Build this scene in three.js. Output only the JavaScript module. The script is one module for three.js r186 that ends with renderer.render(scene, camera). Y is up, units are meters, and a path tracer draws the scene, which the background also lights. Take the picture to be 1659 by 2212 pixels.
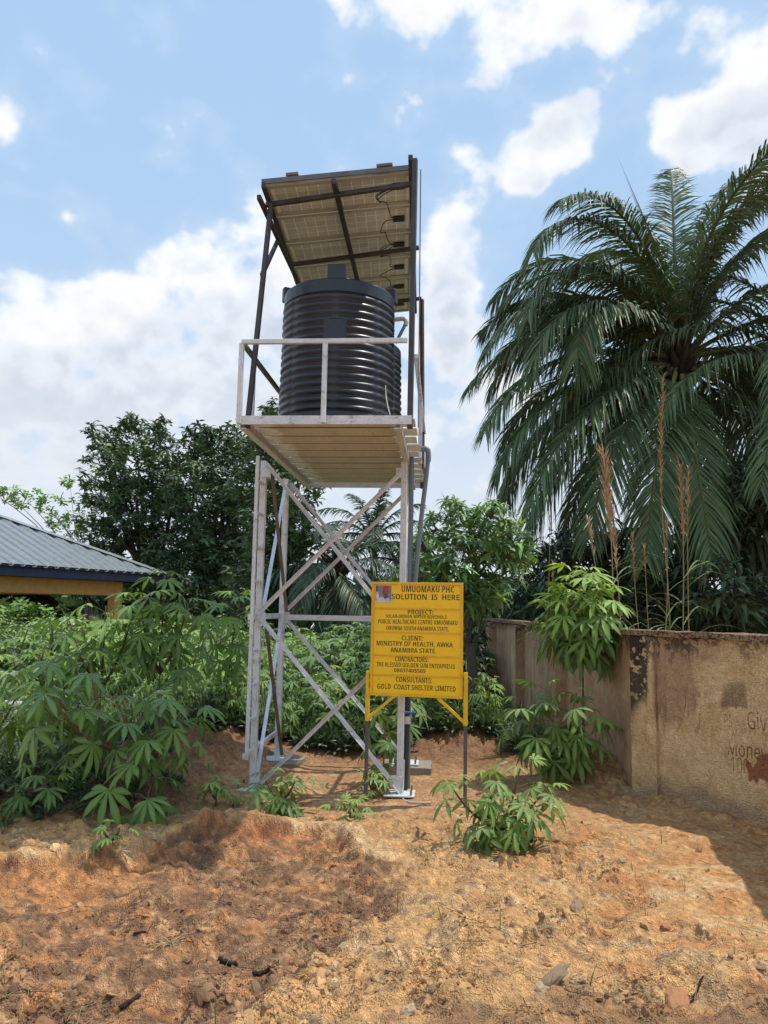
import * as THREE from 'three';
import { createNoise2D, createNoise3D } from 'simplex-noise';
import { mergeGeometries } from 'three/addons/utils/BufferGeometryUtils.js';
import { RoundedBoxGeometry } from 'three/addons/geometries/RoundedBoxGeometry.js';

// ---------------------------------------------------------------- camera, light, exposure
const scene = new THREE.Scene();
const EYE = 1.6, PITCH = 7 * Math.PI / 180, ROLL = 1.0 * Math.PI / 180;
const camera = new THREE.PerspectiveCamera(67.2, 0.75, 0.05, 2000);
camera.position.set(0, EYE, 0);
camera.rotation.set(PITCH, 0, ROLL, 'YXZ');
scene.add(camera);

const renderer = new THREE.WebGLRenderer({ antialias: true });
renderer.toneMapping = THREE.LinearToneMapping;
renderer.toneMappingExposure = 1.3;
renderer.shadowMap.enabled = true;

const SUN = new THREE.Vector3(0.58, 1.38, -0.13).normalize();
const sun = new THREE.DirectionalLight(new THREE.Color(1.0, 0.95, 0.86), 2.9);
sun.position.copy(SUN).multiplyScalar(40).add(new THREE.Vector3(0, 0, -8));
sun.target.position.set(0, 0, -8);
sun.castShadow = true;
sun.shadow.mapSize.set(4096, 4096);
Object.assign(sun.shadow.camera, { left: -26, right: 26, top: 26, bottom: -26, near: 1, far: 90 });
sun.shadow.radius = 1.5;
scene.add(sun, sun.target);
const SKY_GAIN = 0.94;

// ---------------------------------------------------------------- helpers
function mulberry(a) { return () => { a = (a + 0x6d2b79f5) | 0; let t = Math.imul(a ^ (a >>> 15), 1 | a); t = (t + Math.imul(t ^ (t >>> 7), 61 | t)) ^ t; return ((t ^ (t >>> 14)) >>> 0) / 4294967296; }; }
const n2 = createNoise2D(mulberry(11)), n2b = createNoise2D(mulberry(12)), n3 = createNoise3D(mulberry(13));
const { clamp, lerp } = THREE.MathUtils;
const smoothstep = (x, a, b) => { const t = clamp((x - a) / (b - a), 0, 1); return t * t * (3 - 2 * t); };
const V = (x, y, z) => new THREE.Vector3(x, y, z);
const PI = Math.PI;
const fbm2 = (x, y, o = 4, n = n2) => { let s = 0, a = 0.5; for (let i = 0; i < o; i++) { s += a * n(x, y); x = x * 2.03 + 7.1; y = y * 2.03 - 3.7; a *= 0.5; } return s; };
const fbm3 = (x, y, z, o = 5) => { let s = 0, a = 0.5; for (let i = 0; i < o; i++) { s += a * n3(x, y, z); x = x * 2.04 + 1.7; y = y * 2.04 + 9.2; z = z * 2.04 - 4.4; a *= 0.52; } return s; };
// direction seen at a point of the photograph (taken at 1659 x 2212), and the point where it meets a depth or the flat ground
const dirAt = (u, v) => V((u - 829.5) / 1665, -(v - 1106) / 1665, -1).applyEuler(new THREE.Euler(PITCH, 0, ROLL, 'YXZ'));
const at = (u, v, d) => { const r = dirAt(u, v); return r.multiplyScalar(d / -r.z).add(V(0, EYE, 0)); };
const gnd = (u, v) => { const r = dirAt(u, v); return r.multiplyScalar(-EYE / r.y).add(V(0, EYE, 0)); };

const used = new Map();
function numbered(name) { const k = used.get(name) ?? 0; used.set(name, k + 1); return k ? name + '_' + String(k).padStart(3, '0') : name; }
function tag(o, label, category, group, kind) {
  if (label) o.userData.label = label;
  if (category) o.userData.category = category;
  if (group) o.userData.group = group;
  if (kind) o.userData.kind = kind;
  return o;
}
function thing(name, label, category, pos = [0, 0, 0], turn = 0, group) {
  const o = new THREE.Group(); o.name = numbered(name); scene.add(o);
  o.position.set(...pos); o.rotation.y = turn;
  return tag(o, label, category, group);
}
function part(name, geom, mat, parent) {
  const m = new THREE.Mesh(geom, mat); m.name = name; m.castShadow = m.receiveShadow = true;
  parent.add(m); return m;
}
function solo(name, geom, mat, label, category, group, kind) {
  const m = new THREE.Mesh(geom, mat); m.name = numbered(name); m.castShadow = m.receiveShadow = true;
  scene.add(m); return tag(m, label, category, group, kind);
}
// uv in metres from the side a face looks to
function boxUV(g, s = 1, ox = 0, oy = 0) {
  if (g.index) g = g.toNonIndexed();
  const p = g.attributes.position, n = g.attributes.normal, uv = new Float32Array(p.count * 2);
  for (let i = 0; i < p.count; i++) {
    const x = Math.abs(n.getX(i)), y = Math.abs(n.getY(i)), z = Math.abs(n.getZ(i));
    const a = x > y && x > z ? [p.getZ(i), p.getY(i)] : y > z ? [p.getX(i), p.getZ(i)] : [p.getX(i), p.getY(i)];
    uv[2 * i] = a[0] * s + ox; uv[2 * i + 1] = a[1] * s + oy;
  }
  g.setAttribute('uv', new THREE.BufferAttribute(uv, 2));
  return g;
}
let barSeed = 0;
// a straight bar of w x h section between two points; h is measured towards `up`
function barG(a, b, w, h, up = V(0, 1, 0)) {
  const d = b.clone().sub(a), L = d.length(); d.normalize();
  let s = d.clone().cross(up); if (s.lengthSq() < 1e-6) s = d.clone().cross(V(0, 0, 1)); s.normalize();
  const u = s.clone().cross(d).normalize();
  let g = new RoundedBoxGeometry(w, L, h, 1, Math.min(w, h) * 0.12);
  barSeed += 0.37; g = boxUV(g, 1, barSeed, barSeed * 1.7);
  g.applyMatrix4(new THREE.Matrix4().makeBasis(s, d, s.clone().cross(d)).setPosition(a.clone().add(b).multiplyScalar(0.5)));
  return g;
}
const angleG = (a, b, w, t, side) => { // an angle iron: two thin legs at right angles
  const d = b.clone().sub(a).normalize(), q = side.clone().cross(d).normalize(), e = side.clone().normalize();
  const o1 = q.clone().multiplyScalar(w / 2), o2 = e.clone().multiplyScalar(w / 2);
  return mergeGeometries([barG(a.clone().add(o1), b.clone().add(o1), t, w, q.clone()), barG(a.clone().add(o2), b.clone().add(o2), w, t, q.clone())].map((g) => g));
};
function tubeG(pts, r, seg = 16, rad = 6) { return new THREE.TubeGeometry(new THREE.CatmullRomCurve3(pts), seg, r, rad, false); }

// accumulates triangles with vertex colours
class Acc {
  constructor() { this.p = []; this.c = []; this.i = []; }
  v(x, y, z, col) { this.p.push(x, y, z); this.c.push(col[0], col[1], col[2]); return this.p.length / 3 - 1; }
  // a leaf blade along pts (Vector3), half widths ws, side vectors and fold (edges lifted along n)
  blade(pts, ws, side, n, fold, cMid, cEdge) {
    let prev = null;
    for (let k = 0; k < pts.length; k++) {
      const q = pts[k], w = ws[k], s = Array.isArray(side) ? side[k] : side, m = Array.isArray(n) ? n[k] : n;
      const row = w < 1e-4 ? [this.v(q.x, q.y, q.z, cEdge)] : [
        this.v(q.x - s.x * w + m.x * w * fold, q.y - s.y * w + m.y * w * fold, q.z - s.z * w + m.z * w * fold, cEdge),
        this.v(q.x, q.y, q.z, cMid),
        this.v(q.x + s.x * w + m.x * w * fold, q.y + s.y * w + m.y * w * fold, q.z + s.z * w + m.z * w * fold, cEdge)];
      if (prev) {
        if (prev.length === 3 && row.length === 3) this.i.push(prev[0], prev[1], row[0], prev[1], row[1], row[0], prev[1], prev[2], row[1], prev[2], row[2], row[1]);
        else if (row.length === 1) this.i.push(prev[0], prev[1], row[0], prev[1], prev[2], row[0]);
        else this.i.push(prev[0], row[1], row[0], prev[0], row[2], row[1]);
      }
      prev = row;
    }
  }
  tube(pts, rs, col, sides = 4) {
    let prev = null;
    for (let k = 0; k < pts.length; k++) {
      const d = (k < pts.length - 1 ? pts[k + 1].clone().sub(pts[k]) : pts[k].clone().sub(pts[k - 1])).normalize();
      const a = Math.abs(d.y) < 0.9 ? V(0, 1, 0) : V(1, 0, 0), s = d.clone().cross(a).normalize(), u = s.clone().cross(d);
      const r = Array.isArray(rs) ? rs[k] : rs, c = Array.isArray(col[0]) ? col[k] : col, row = [];
      for (let j = 0; j < sides; j++) { const t = j / sides * 2 * PI, x = Math.cos(t) * r, y = Math.sin(t) * r; row.push(this.v(pts[k].x + s.x * x + u.x * y, pts[k].y + s.y * x + u.y * y, pts[k].z + s.z * x + u.z * y, c)); }
      if (prev) for (let j = 0; j < sides; j++) { const j2 = (j + 1) % sides; this.i.push(prev[j], row[j], prev[j2], prev[j2], row[j], row[j2]); }
      prev = row;
    }
  }
  add(g, m) { // append a geometry that has colours
    const o = this.p.length / 3, q = g.attributes.position, c = g.attributes.color, t = V();
    for (let k = 0; k < q.count; k++) { t.fromBufferAttribute(q, k).applyMatrix4(m); this.p.push(t.x, t.y, t.z); this.c.push(c.getX(k), c.getY(k), c.getZ(k)); }
    for (let k = 0; k < g.index.count; k++) this.i.push(g.index.getX(k) + o);
  }
  geom() {
    const g = new THREE.BufferGeometry();
    g.setAttribute('position', new THREE.Float32BufferAttribute(this.p, 3));
    g.setAttribute('color', new THREE.Float32BufferAttribute(this.c, 3));
    g.setIndex(this.i); g.computeVertexNormals(); return g;
  }
}
const mul = (c, k) => [c[0] * k, c[1] * k, c[2] * k];

// tiling value noise for textures
function tileNoise(seed, per) { const r = mulberry(seed), t = new Float32Array(per * per).map(() => r()); return (x, y) => { const X = Math.floor(x), Y = Math.floor(y), fx = x - X, fy = y - Y, sx = fx * fx * (3 - 2 * fx), sy = fy * fy * (3 - 2 * fy), m = (a) => ((a % per) + per) % per; const a = t[m(Y) * per + m(X)], b = t[m(Y) * per + m(X + 1)], c = t[m(Y + 1) * per + m(X)], d = t[m(Y + 1) * per + m(X + 1)]; return (a + (b - a) * sx) * (1 - sy) + (c + (d - c) * sx) * sy; }; }
function dataTex(w, h, f, srgb = false, wrap = true) {
  const d = new Uint8Array(w * h * 4);
  for (let y = 0; y < h; y++) for (let x = 0; x < w; x++) { const c = f(x, y), i = (y * w + x) * 4; for (let k = 0; k < 3; k++) d[i + k] = clamp(Math.round((typeof c === 'number' ? c : c[k]) * 255), 0, 255); d[i + 3] = 255; }
  const t = new THREE.DataTexture(d, w, h); t.magFilter = THREE.LinearFilter; t.minFilter = THREE.LinearMipmapLinearFilter; t.generateMipmaps = true;
  if (wrap) t.wrapS = t.wrapT = THREE.RepeatWrapping;
  if (srgb) t.colorSpace = THREE.SRGBColorSpace;
  t.needsUpdate = true; return t;
}
const rep = (t, x, y) => { const c = t.clone(); c.repeat.set(x, y); c.needsUpdate = true; return c; };

// ---------------------------------------------------------------- sky: air and clouds
{
  const W = 4096, H = 2048, d = new Float32Array(W * H * 4), D = 180 / PI;
  const blob = (u, v, rx, ry, rot, k) => { const r = dirAt(u, v).normalize(); return { a: Math.atan2(r.x, -r.z), e: Math.asin(r.y), rx: rx / 1665, ry: ry / 1665, c: Math.cos(rot * PI / 180), s: Math.sin(rot * PI / 180), k, ce: Math.cos(Math.asin(r.y)) }; };
  const blobs = [
    blob(1040, 25, 240, 62, 4, 1.0), blob(1270, 40, 120, 62, 20, 0.95), blob(1345, 100, 50, 32, 0, 0.6), blob(1060, 155, 52, 38, -35, 0.8), blob(860, 45, 80, 50, 0, 0.7), blob(1130, 95, 100, 40, 0, 0.7), blob(965, 185, 34, 20, 0, 0.4), blob(770, 30, 40, 25, 0, 0.4),
    blob(1590, 190, 110, 120, -25, 1.15), blob(1700, 120, 120, 130, 0, 1.1), blob(1490, 270, 62, 75, -30, 0.9), blob(1640, 320, 130, 90, 0, 0.9), blob(1490, 85, 30, 48, 30, 0.6), blob(1430, 245, 40, 30, 0, 0.5),
    blob(1205, 300, 98, 62, -35, 1.1), blob(1125, 368, 86, 56, -30, 1.05), blob(1010, 340, 44, 30, 20, 0.7), blob(1262, 265, 48, 42, 0, 0.85),
    blob(985, 470, 72, 72, 0, 1.05), blob(1015, 545, 58, 62, 0, 0.9), blob(950, 600, 70, 95, 0, 0.95), blob(970, 740, 62, 110, 0, 0.95), blob(1020, 880, 90, 110, 0, 0.75),
    blob(50, 622, 75, 44, 0, 1.05), blob(8, 245, 34, 66, 5, 0.95), blob(142, 405, 46, 24, 25, 0.75), blob(140, 468, 36, 22, 10, 0.85), blob(60, 415, 44, 18, 0, 0.5), blob(45, 355, 26, 13, 0, 0.6), blob(170, 330, 24, 12, 20, 0.3),
    blob(420, 535, 52, 36, 0, 0.85), blob(515, 505, 60, 46, 0, 1.0), blob(590, 530, 75, 70, 0, 1.0), blob(345, 570, 55, 38, 0, 0.8), blob(260, 632, 90, 42, -15, 1.1), blob(390, 670, 130, 90, 10, 1.1), blob(180, 690, 100, 50, -20, 1.05), blob(70, 755, 110, 60, -20, 1.1), blob(480, 640, 140, 110, 0, 1.1), blob(600, 660, 140, 170, 0, 1.1), blob(20, 800, 100, 80, 0, 1.1),
    blob(230, 790, 260, 100, 0, 1.2), blob(230, 880, 320, 110, 0, 1.1), blob(560, 850, 260, 130, 0, 1.1), blob(760, 780, 160, 180, 0, 0.8), blob(100, 1000, 300, 120, 0, 0.8), blob(1150, 820, 90, 70, 0, 0.4), blob(740, 520, 100, 110, 0, 0.35), blob(700, 980, 300, 110, 0, 0.55),
  ];
  const S = (a, e) => { let s = 1; for (const b of blobs) { const x = (a - b.a) * b.ce, y = e - b.e; if (Math.abs(x) > 3 * (b.rx + b.ry) || Math.abs(y) > 3 * (b.rx + b.ry)) continue; const p = (x * b.c - y * b.s) / b.rx, q = (x * b.s + y * b.c) / b.ry, r2 = p * p + q * q; if (r2 < 7) s *= 1 - Math.min(0.94, 0.92 * b.k) * Math.exp(-0.9 * r2); } return 1 - s; };
  const row = (e) => { for (let c = 0; c < W; c++) {
    const round = ((c + 0.5) / W - 0.5) * 2 * PI, ce = Math.cos(e), x = Math.cos(round) * ce, z = Math.sin(round) * ce, y = Math.sin(e);
    const a = Math.atan2(x, -z), front = smoothstep(Math.max(Math.abs(a) * 57.3 - 29, (e * 57.3 - 45) * 1.2), -1, 9);
    const elsewhere = front > 0 ? 0.42 + 0.9 * fbm3(x * 1.7 + 4, y * 2.6, z * 1.7, 2) : 0;
    const dens = (aa, ee, oct) => { const s = front < 1 ? S(aa, ee) : 0, cx = Math.sin(aa) * Math.cos(ee), cz = -Math.cos(aa) * Math.cos(ee), cy = Math.sin(ee); return lerp(s, elsewhere, front) - 0.50 + (0.95 - 0.34 * s) * fbm3(cx * 9, cy * 11, cz * 9, oct); };
    const dd = dens(a, e, 7), i = (rowI * W + c) * 4;
    const hz = Math.pow(1 - clamp(y, 0, 1), 4.2), blue = [lerp(0.335, 0.66, hz), lerp(0.505, 0.72, hz), lerp(0.735, 0.81, hz)];
    const veil = 0.10 + 0.5 * hz; let al = Math.max(smoothstep(dd, -0.08, 0.44) ** 0.95, 0.11 * smoothstep(dd, -0.5, 0.1));
    let col = [lerp(blue[0], 0.62, veil * 0.25), lerp(blue[1], 0.72, veil * 0.25), lerp(blue[2], 0.83, veil * 0.25)];
    if (al > 0.001) {
      const up = 0.65 * dens(a, e + 0.085, 2) + 0.35 * dens(a, e + 0.03, 5), sh = clamp(0.14 + up * 2.1, 0, 1) * smoothstep(dd, 0.1, 0.6), low = smoothstep(e * 57.3, 4, 22);
      const lit = [0.81, 0.825, 0.85], dark = [lerp(0.58, 0.52, low), lerp(0.625, 0.58, low), lerp(0.69, 0.68, low)], wob = 0.06 * fbm3(x * 22, y * 26, z * 22, 4);
      for (let k = 0; k < 3; k++) col[k] = lerp(col[k], lerp(lit[k], dark[k], sh * 0.95) + wob, al);
    }
    const air = 0.8 * smoothstep(e * 57.3, 22, 1), hazy = [0.63, 0.675, 0.735];
    for (let k = 0; k < 3; k++) d[i + k] = lerp(col[k], hazy[k], air) * SKY_GAIN; d[i + 3] = 1;
  } };
  let rowI = 0;
  for (rowI = 0; rowI < H; rowI++) {
    const e = ((rowI + 0.5) / H - 0.5) * PI;
    if (e < -0.02) { for (let c = 0; c < W; c++) { const i = (rowI * W + c) * 4; d[i] = 0.30; d[i + 1] = 0.26; d[i + 2] = 0.2; d[i + 3] = 1; } continue; }
    row(e);
  }
  const t = new THREE.DataTexture(d, W, H, THREE.RGBAFormat, THREE.FloatType);
  t.mapping = THREE.EquirectangularReflectionMapping; t.magFilter = THREE.LinearFilter; t.minFilter = THREE.LinearFilter; t.needsUpdate = true;
  scene.background = t; scene.environment = t;
}
// ---------------------------------------------------------------- ground
const pit = [[-40, 1860], [120, 1848], [250, 1838], [340, 1812], [430, 1797], [560, 1782], [700, 1788], [800, 1835], [862, 1868], [884, 1920], [868, 1962], [780, 2000], [700, 2050], [640, 2110], [560, 2190], [440, 2260], [-40, 2300]].map(([u, v]) => { const p = gnd(u, v); return [p.x, p.z]; });
function sdPoly(P, x, z) {
  let d = 1e9, s = 1;
  for (let i = 0, j = P.length - 1; i < P.length; j = i++) {
    const ex = P[j][0] - P[i][0], ez = P[j][1] - P[i][1], wx = x - P[i][0], wz = z - P[i][1], t = clamp((wx * ex + wz * ez) / (ex * ex + ez * ez), 0, 1);
    d = Math.min(d, (wx - ex * t) ** 2 + (wz - ez * t) ** 2);
    const a = z >= P[i][1], b = z < P[j][1], c = ex * wz > ez * wx;
    if ((a && b && c) || (!a && !b && !c)) s = -s;
  }
  return s * Math.sqrt(d);
}
const bump = (x, z, cx, cz, r) => { const q = ((x - cx) ** 2 + (z - cz) ** 2) / (r * r); return q > 6 ? 0 : Math.exp(-q); };
const mounds = [[2.0, -7.55, 0.36, 0.2], [1.75, -8.2, 0.4, 0.14], [-2.0, -7.7, 0.8, 0.22], [-1.75, -8.6, 0.6, 0.2], [0.95, -9.2, 0.5, 0.22], [-0.55, -9.4, 0.8, 0.1], [0.1, -9.4, 0.5, 0.12], [-2.6, -6.4, 0.7, 0.12], [-3.6, -7.2, 1.1, 0.2],
  [-1.25, -5.78, 0.16, 0.07], [-0.85, -5.85, 0.2, 0.05], [-1.0, -5.62, 0.12, 0.05], [-0.2, -5.6, 0.14, 0.04], [1.25, -4.42, 0.2, -0.1], [1.42, -4.62, 0.15, -0.07], [1.55, -3.75, 0.28, 0.06], [0.42, -4.0, 0.3, 0.05], [-0.28, -3.9, 0.16, -0.07]];
function gaps(x, z) { // how dug-over the soil is
  const path = smoothstep(x + 0.25 * n2(x, z * 0.6), 1.55, 1.85) * smoothstep(z, -6.9, -6.0) * (1 - smoothstep(z, -4.0, -3.4));
  const yard = smoothstep(z, -5.6, -6.3) * smoothstep(x, -1.6, -1.0) * (1 - smoothstep(x, 1.6, 2.1));
  return clamp(1 - 0.8 * path - 0.55 * yard, 0.15, 1);
}
const hash2 = (i, j) => { let h = Math.imul(i, 374761393) + Math.imul(j, 668265263) | 0; h = Math.imul(h ^ (h >>> 13), 1274126177); return ((h ^ (h >>> 16)) >>> 0) / 4294967296; };
function cells(x, z) { // nearest and second nearest of scattered points, and the nearest one's number
  const X = Math.floor(x), Z = Math.floor(z); let f1 = 9, f2 = 9, id = 0;
  for (let i = -1; i <= 1; i++) for (let j = -1; j <= 1; j++) { const a = hash2(X + i, Z + j), b = hash2(X + i + 5171, Z + j - 911), d = Math.hypot(X + i + a - x, Z + j + b - z); if (d < f1) { f2 = f1; f1 = d; id = hash2(X + i - 77, Z + j + 313); } else if (d < f2) f2 = d; }
  return [f1, f2, id];
}
const crumbly = (x, z) => smoothstep(fbm2(x * 1.3 - 8, z * 1.3 + 5, 3) + 0.5 * fbm2(x * 4, z * 4, 3), 0.0, 0.3);
function lumps(x, z) { const wx = x + 0.02 * n2(x * 9, z * 9), wz = z + 0.02 * n2b(x * 9, z * 9), a = cells(wx * 9, wz * 9), b = cells(wx * 24 + 40, wz * 24); return [a, b]; }
function ground(x, z, fine = true) {
  const d = -z;
  let h = 0;
  if (d < 30) {
    const w = 0.10 * fbm2(x * 2.1, z * 2.1, 4), sd = sdPoly(pit, x + w * 0.6, z + 0.10 * fbm2(x * 2.6 + 9, z * 2.6, 4));
    const near = 1 - smoothstep(d, 9, 14);
    h -= (0.06 * smoothstep(sd, 0.02, -0.11) + 0.04 * smoothstep(sd, -0.1, -0.5)) * near;
    h += 0.022 * Math.exp(-(((sd - 0.03) / 0.10) ** 2)) * smoothstep(z, -4.6, -5.2) * near;
    for (const [mx, mz, r, k] of mounds) { const b = bump(x, z, mx, mz, r); if (b > 0.004) h += k * b * (1 + 0.5 * fbm2(x * 4 + mx, z * 4, 3)); }
    const rough = gaps(x, z) * near, tower = bump(x, z, -0.42, -7.35, 0.95);
    h += (0.05 * fbm2(x * 0.9, z * 0.9, 3)) * (1 - 0.9 * tower) * near;
    h += rough * (0.065 * fbm2(x * 2.7 + 30, z * 2.7, 3) * (1 - 0.8 * tower));
    if (fine) {
      const clod = Math.max(0, fbm2(x * 7 + 4, z * 7, 4)), mask = smoothstep(fbm2(x * 1.3 - 8, z * 1.3 + 5, 3), -0.12, 0.25);
      const fd = 1 - 0.75 * smoothstep(d, 5.5, 9);
      const [ca, cb] = lumps(x, z), cr = crumbly(x, z); h += rough * fd * cr * (0.030 * smoothstep(ca[2], 0.6, 1) * smoothstep(ca[1] - ca[0], 0.02, 0.4) + 0.011 * cb[2] * smoothstep(cb[1] - cb[0], 0.02, 0.35));
      h += rough * fd * (0.016 * clod * mask + 0.014 * fbm2(x * 11, z * 11, 4) * (0.3 + 0.7 * mask) + 0.009 * Math.abs(n2b(x * 38, z * 38)) * (0.2 + 0.8 * mask));
      h += 0.004 * fd * fbm2(x * 19 + 3, z * 19, 3);
    }
    h += (1 - near) * 0;
  }
  if (d > 4 && d < 15 && x > 1.4) { // soil heaped against the foot of the wall
    const seg = (ax, az, bx, bz) => { const ex = bx - ax, ez = bz - az, t = clamp(((x - ax) * ex + (z - az) * ez) / (ex * ex + ez * ez), 0, 1); return Math.hypot(x - ax - ex * t, z - az - ez * t); };
    const wd = Math.min(seg(2.224, -6.891, 2.97, -5.85), seg(2.224, -6.891, 1.935, -14.6), seg(2.97, -5.85, 2.62, -3.95));
    h += (0.06 + 0.05 * fbm2(x * 5, z * 5, 3)) * Math.exp(-((wd / 0.16) ** 2));
  }
  const field = smoothstep(d, 8.2, 9.6) * (1 - smoothstep(d, 30, 60)) * (1 - smoothstep(x, 1.0, 1.7));
  h += field * (0.16 * (0.5 + 0.5 * Math.sin(d * 4.6 + 1.4 * n2(x * 0.5, 3) + x * 0.6)) + 0.08 * fbm2(x * 2, z * 2, 3));
  return h;
}
const SOIL = { tan: [0.54, 0.31, 0.135], pale: [0.66, 0.455, 0.25], orange: [0.50, 0.225, 0.085], red: [0.27, 0.10, 0.04], brown: [0.20, 0.105, 0.054], dark: [0.12, 0.064, 0.036], yard: [0.45, 0.245, 0.12], field: [0.22, 0.115, 0.06], grey: [0.30, 0.225, 0.14] };
const mixC = (a, b, t) => [lerp(a[0], b[0], t), lerp(a[1], b[1], t), lerp(a[2], b[2], t)];
function soil(x, z) {
  const d = -z, a = fbm2(x * 1.5 + 20, z * 1.5, 4), b = fbm2(x * 4.2 - 9, z * 4.2, 4), c = fbm2(x * 12, z * 12 + 7, 4), e = n2b(x * 45, z * 45) * 0.5 + n2(x * 90, z * 90) * 0.35;
  let col = mixC(SOIL.tan, SOIL.yard, smoothstep(d + 0.5 * a, 5.5, 6.4) * (1 - 0.75 * smoothstep(x + 0.4 * a, 1.2, 1.7) * (1 - smoothstep(d, 7, 7.8))));
  col = mixC(col, SOIL.pale, 0.75 * smoothstep(b + 0.5 * a, 0.06, 0.4));
  const right = smoothstep(x + 0.3 * b, 0.7, 1.1);
  col = mixC(col, SOIL.orange, right * 0.7 * smoothstep(fbm2(x * 1.9 + 3, z * 2.6 - 8, 4), -0.02, 0.3) * (1 - smoothstep(d, 5.6, 6.4)));
  col = mixC(col, SOIL.brown, 0.75 * smoothstep(b * 0.7 + c * 0.5 - 0.04, 0.04, 0.32) * gaps(x, z));
  col = mixC(col, SOIL.brown, 0.8 * smoothstep(-d + 0.4 * a, -3.55, -3.1) * smoothstep(x + 0.5 * a, -0.3, 0.6));
  const sd = sdPoly(pit, x + 0.14 * fbm2(x * 2.6, z * 2.6, 4), z + 0.14 * fbm2(x * 2.6 + 9, z * 2.6, 4));
  const inside = smoothstep(sd, 0.02, -0.07) * (1 - smoothstep(d, 8, 10));
  let dug = mixC([0.215, 0.112, 0.058], [0.36, 0.20, 0.102], smoothstep(b + c * 0.6, -0.15, 0.35));
  dug = mixC(dug, SOIL.orange, 0.85 * smoothstep(sd, -0.42, -0.08) * smoothstep(z + 0.2 * a, -4.75, -5.15) * smoothstep(x, 0.05, -0.5) * smoothstep(b, -0.35, 0.2));
  dug = mixC(dug, SOIL.orange, 0.85 * smoothstep(x + 0.3 * a, -1.15, -1.7) * smoothstep(a + b * 0.6, -0.3, 0.2) * smoothstep(d, 3.9, 4.4));
  dug = mixC(dug, SOIL.orange, 0.6 * smoothstep(fbm2(x * 3.1, z * 3.1 + 40, 4), 0.05, 0.35));
  dug = mixC(dug, SOIL.pale, 0.16 * smoothstep(c + 0.4 * b, 0.26, 0.5));
  dug = mixC(dug, SOIL.dark, 0.45 * smoothstep(fbm2(x * 5.5 - 40, z * 5.5, 4) + c * 0.3, 0.1, 0.4));
  col = mixC(col, dug, inside);
  col = mixC(col, SOIL.pale, 0.8 * Math.exp(-(((sd - 0.03) / 0.07) ** 2)) * smoothstep(z, -4.9, -5.3) * smoothstep(b, -0.4, 0.2));
  for (const [mx, mz, r] of mounds.slice(9, 12)) col = mixC(col, SOIL.red, 0.6 * smoothstep(bump(x, z, mx, mz, r * 1.1) + 0.4 * b, 0.35, 0.7));
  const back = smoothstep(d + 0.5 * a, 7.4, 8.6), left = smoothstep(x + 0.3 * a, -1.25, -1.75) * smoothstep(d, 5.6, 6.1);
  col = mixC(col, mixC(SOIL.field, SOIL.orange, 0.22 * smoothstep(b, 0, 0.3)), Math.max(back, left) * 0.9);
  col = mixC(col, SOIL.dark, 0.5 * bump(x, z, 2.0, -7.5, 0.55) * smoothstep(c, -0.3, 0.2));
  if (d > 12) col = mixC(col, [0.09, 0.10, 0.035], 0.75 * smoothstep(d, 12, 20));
  let k = 1 + 0.34 * c + 0.2 * e; if (d < 9) { const [ca, cb] = lumps(x, z), cr = crumbly(x, z) * gaps(x, z); k *= 1 + cr * (0.28 * (ca[2] - 0.5) + 0.24 * (cb[2] - 0.5)); }
  return [col[0] * k, col[1] * k, col[2] * k];
}
{
  const rows = [];
  for (let z = 60; z > 1; z *= 0.72) rows.push(z);
  for (let d = -1; d < 2.9; d += 0.09) rows.push(-d);
  for (let d = 2.9; d < 8.2; d += 0.0095 + 0.0016 * (d - 2.9)) rows.push(-d);
  for (let d = 8.2, s = 0.03; d < 900; d += s, s *= 1.045) rows.push(-d);
  const N = 620, p = [], col = [], uv = [], idx = [];
  for (const z of rows) {
    const w = 2.2 + Math.abs(z) * 0.62 + (z > 0 ? 8 : 0) + Math.max(0, -z - 40) * 1.5;
    for (let j = 0; j <= N; j++) {
      const s = (j / N) * 2 - 1, x = w * (0.75 * s + 0.25 * s * s * s), f = -z > 2.4 && -z < 14;
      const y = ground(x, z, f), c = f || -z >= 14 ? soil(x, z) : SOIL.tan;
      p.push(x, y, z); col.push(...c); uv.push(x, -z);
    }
  }
  for (let i = 0; i < rows.length - 1; i++) for (let j = 0; j < N; j++) { const a = i * (N + 1) + j, b = a + N + 1; idx.push(a, a + 1, b, b, a + 1, b + 1); }
  const g = new THREE.BufferGeometry();
  g.setAttribute('position', new THREE.Float32BufferAttribute(p, 3)); g.setAttribute('color', new THREE.Float32BufferAttribute(col, 3)); g.setAttribute('uv', new THREE.Float32BufferAttribute(uv, 2));
  g.setIndex(idx); g.computeVertexNormals();
  const t1 = tileNoise(1, 32), t2 = tileNoise(2, 64), t3 = tileNoise(3, 256), t4 = tileNoise(4, 512);
  const f = (x, y) => 0.28 * t1(x / 32, y / 32) + 0.27 * t2(x / 16, y / 16) + 0.25 * t3(x / 4, y / 4) + 0.2 * t4(x / 2, y / 2);
  const grain = dataTex(1024, 1024, (x, y) => { const v = 0.70 + 1.15 * (f(x, y) - 0.5); return [v, v * 0.985, v * 0.96]; });
  const rel = dataTex(1024, 1024, (x, y) => f(x, y) ** 1.3);
  for (const t of [grain, rel]) t.repeat.set(1 / 1.3, 1 / 1.3);
  const m = new THREE.MeshStandardMaterial({ vertexColors: true, map: grain, bumpMap: rel, bumpScale: 0.03, roughness: 0.95 });
  m.color.setRGB(1.52, 1.50, 1.46);
  solo('ground', g, m, 'bare red and tan soil, dug over in front, stretching back under the plants', 'ground', null, 'structure');
}
const gy = (x, z) => ground(x, z, -z > 2.4 && -z < 14);

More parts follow.
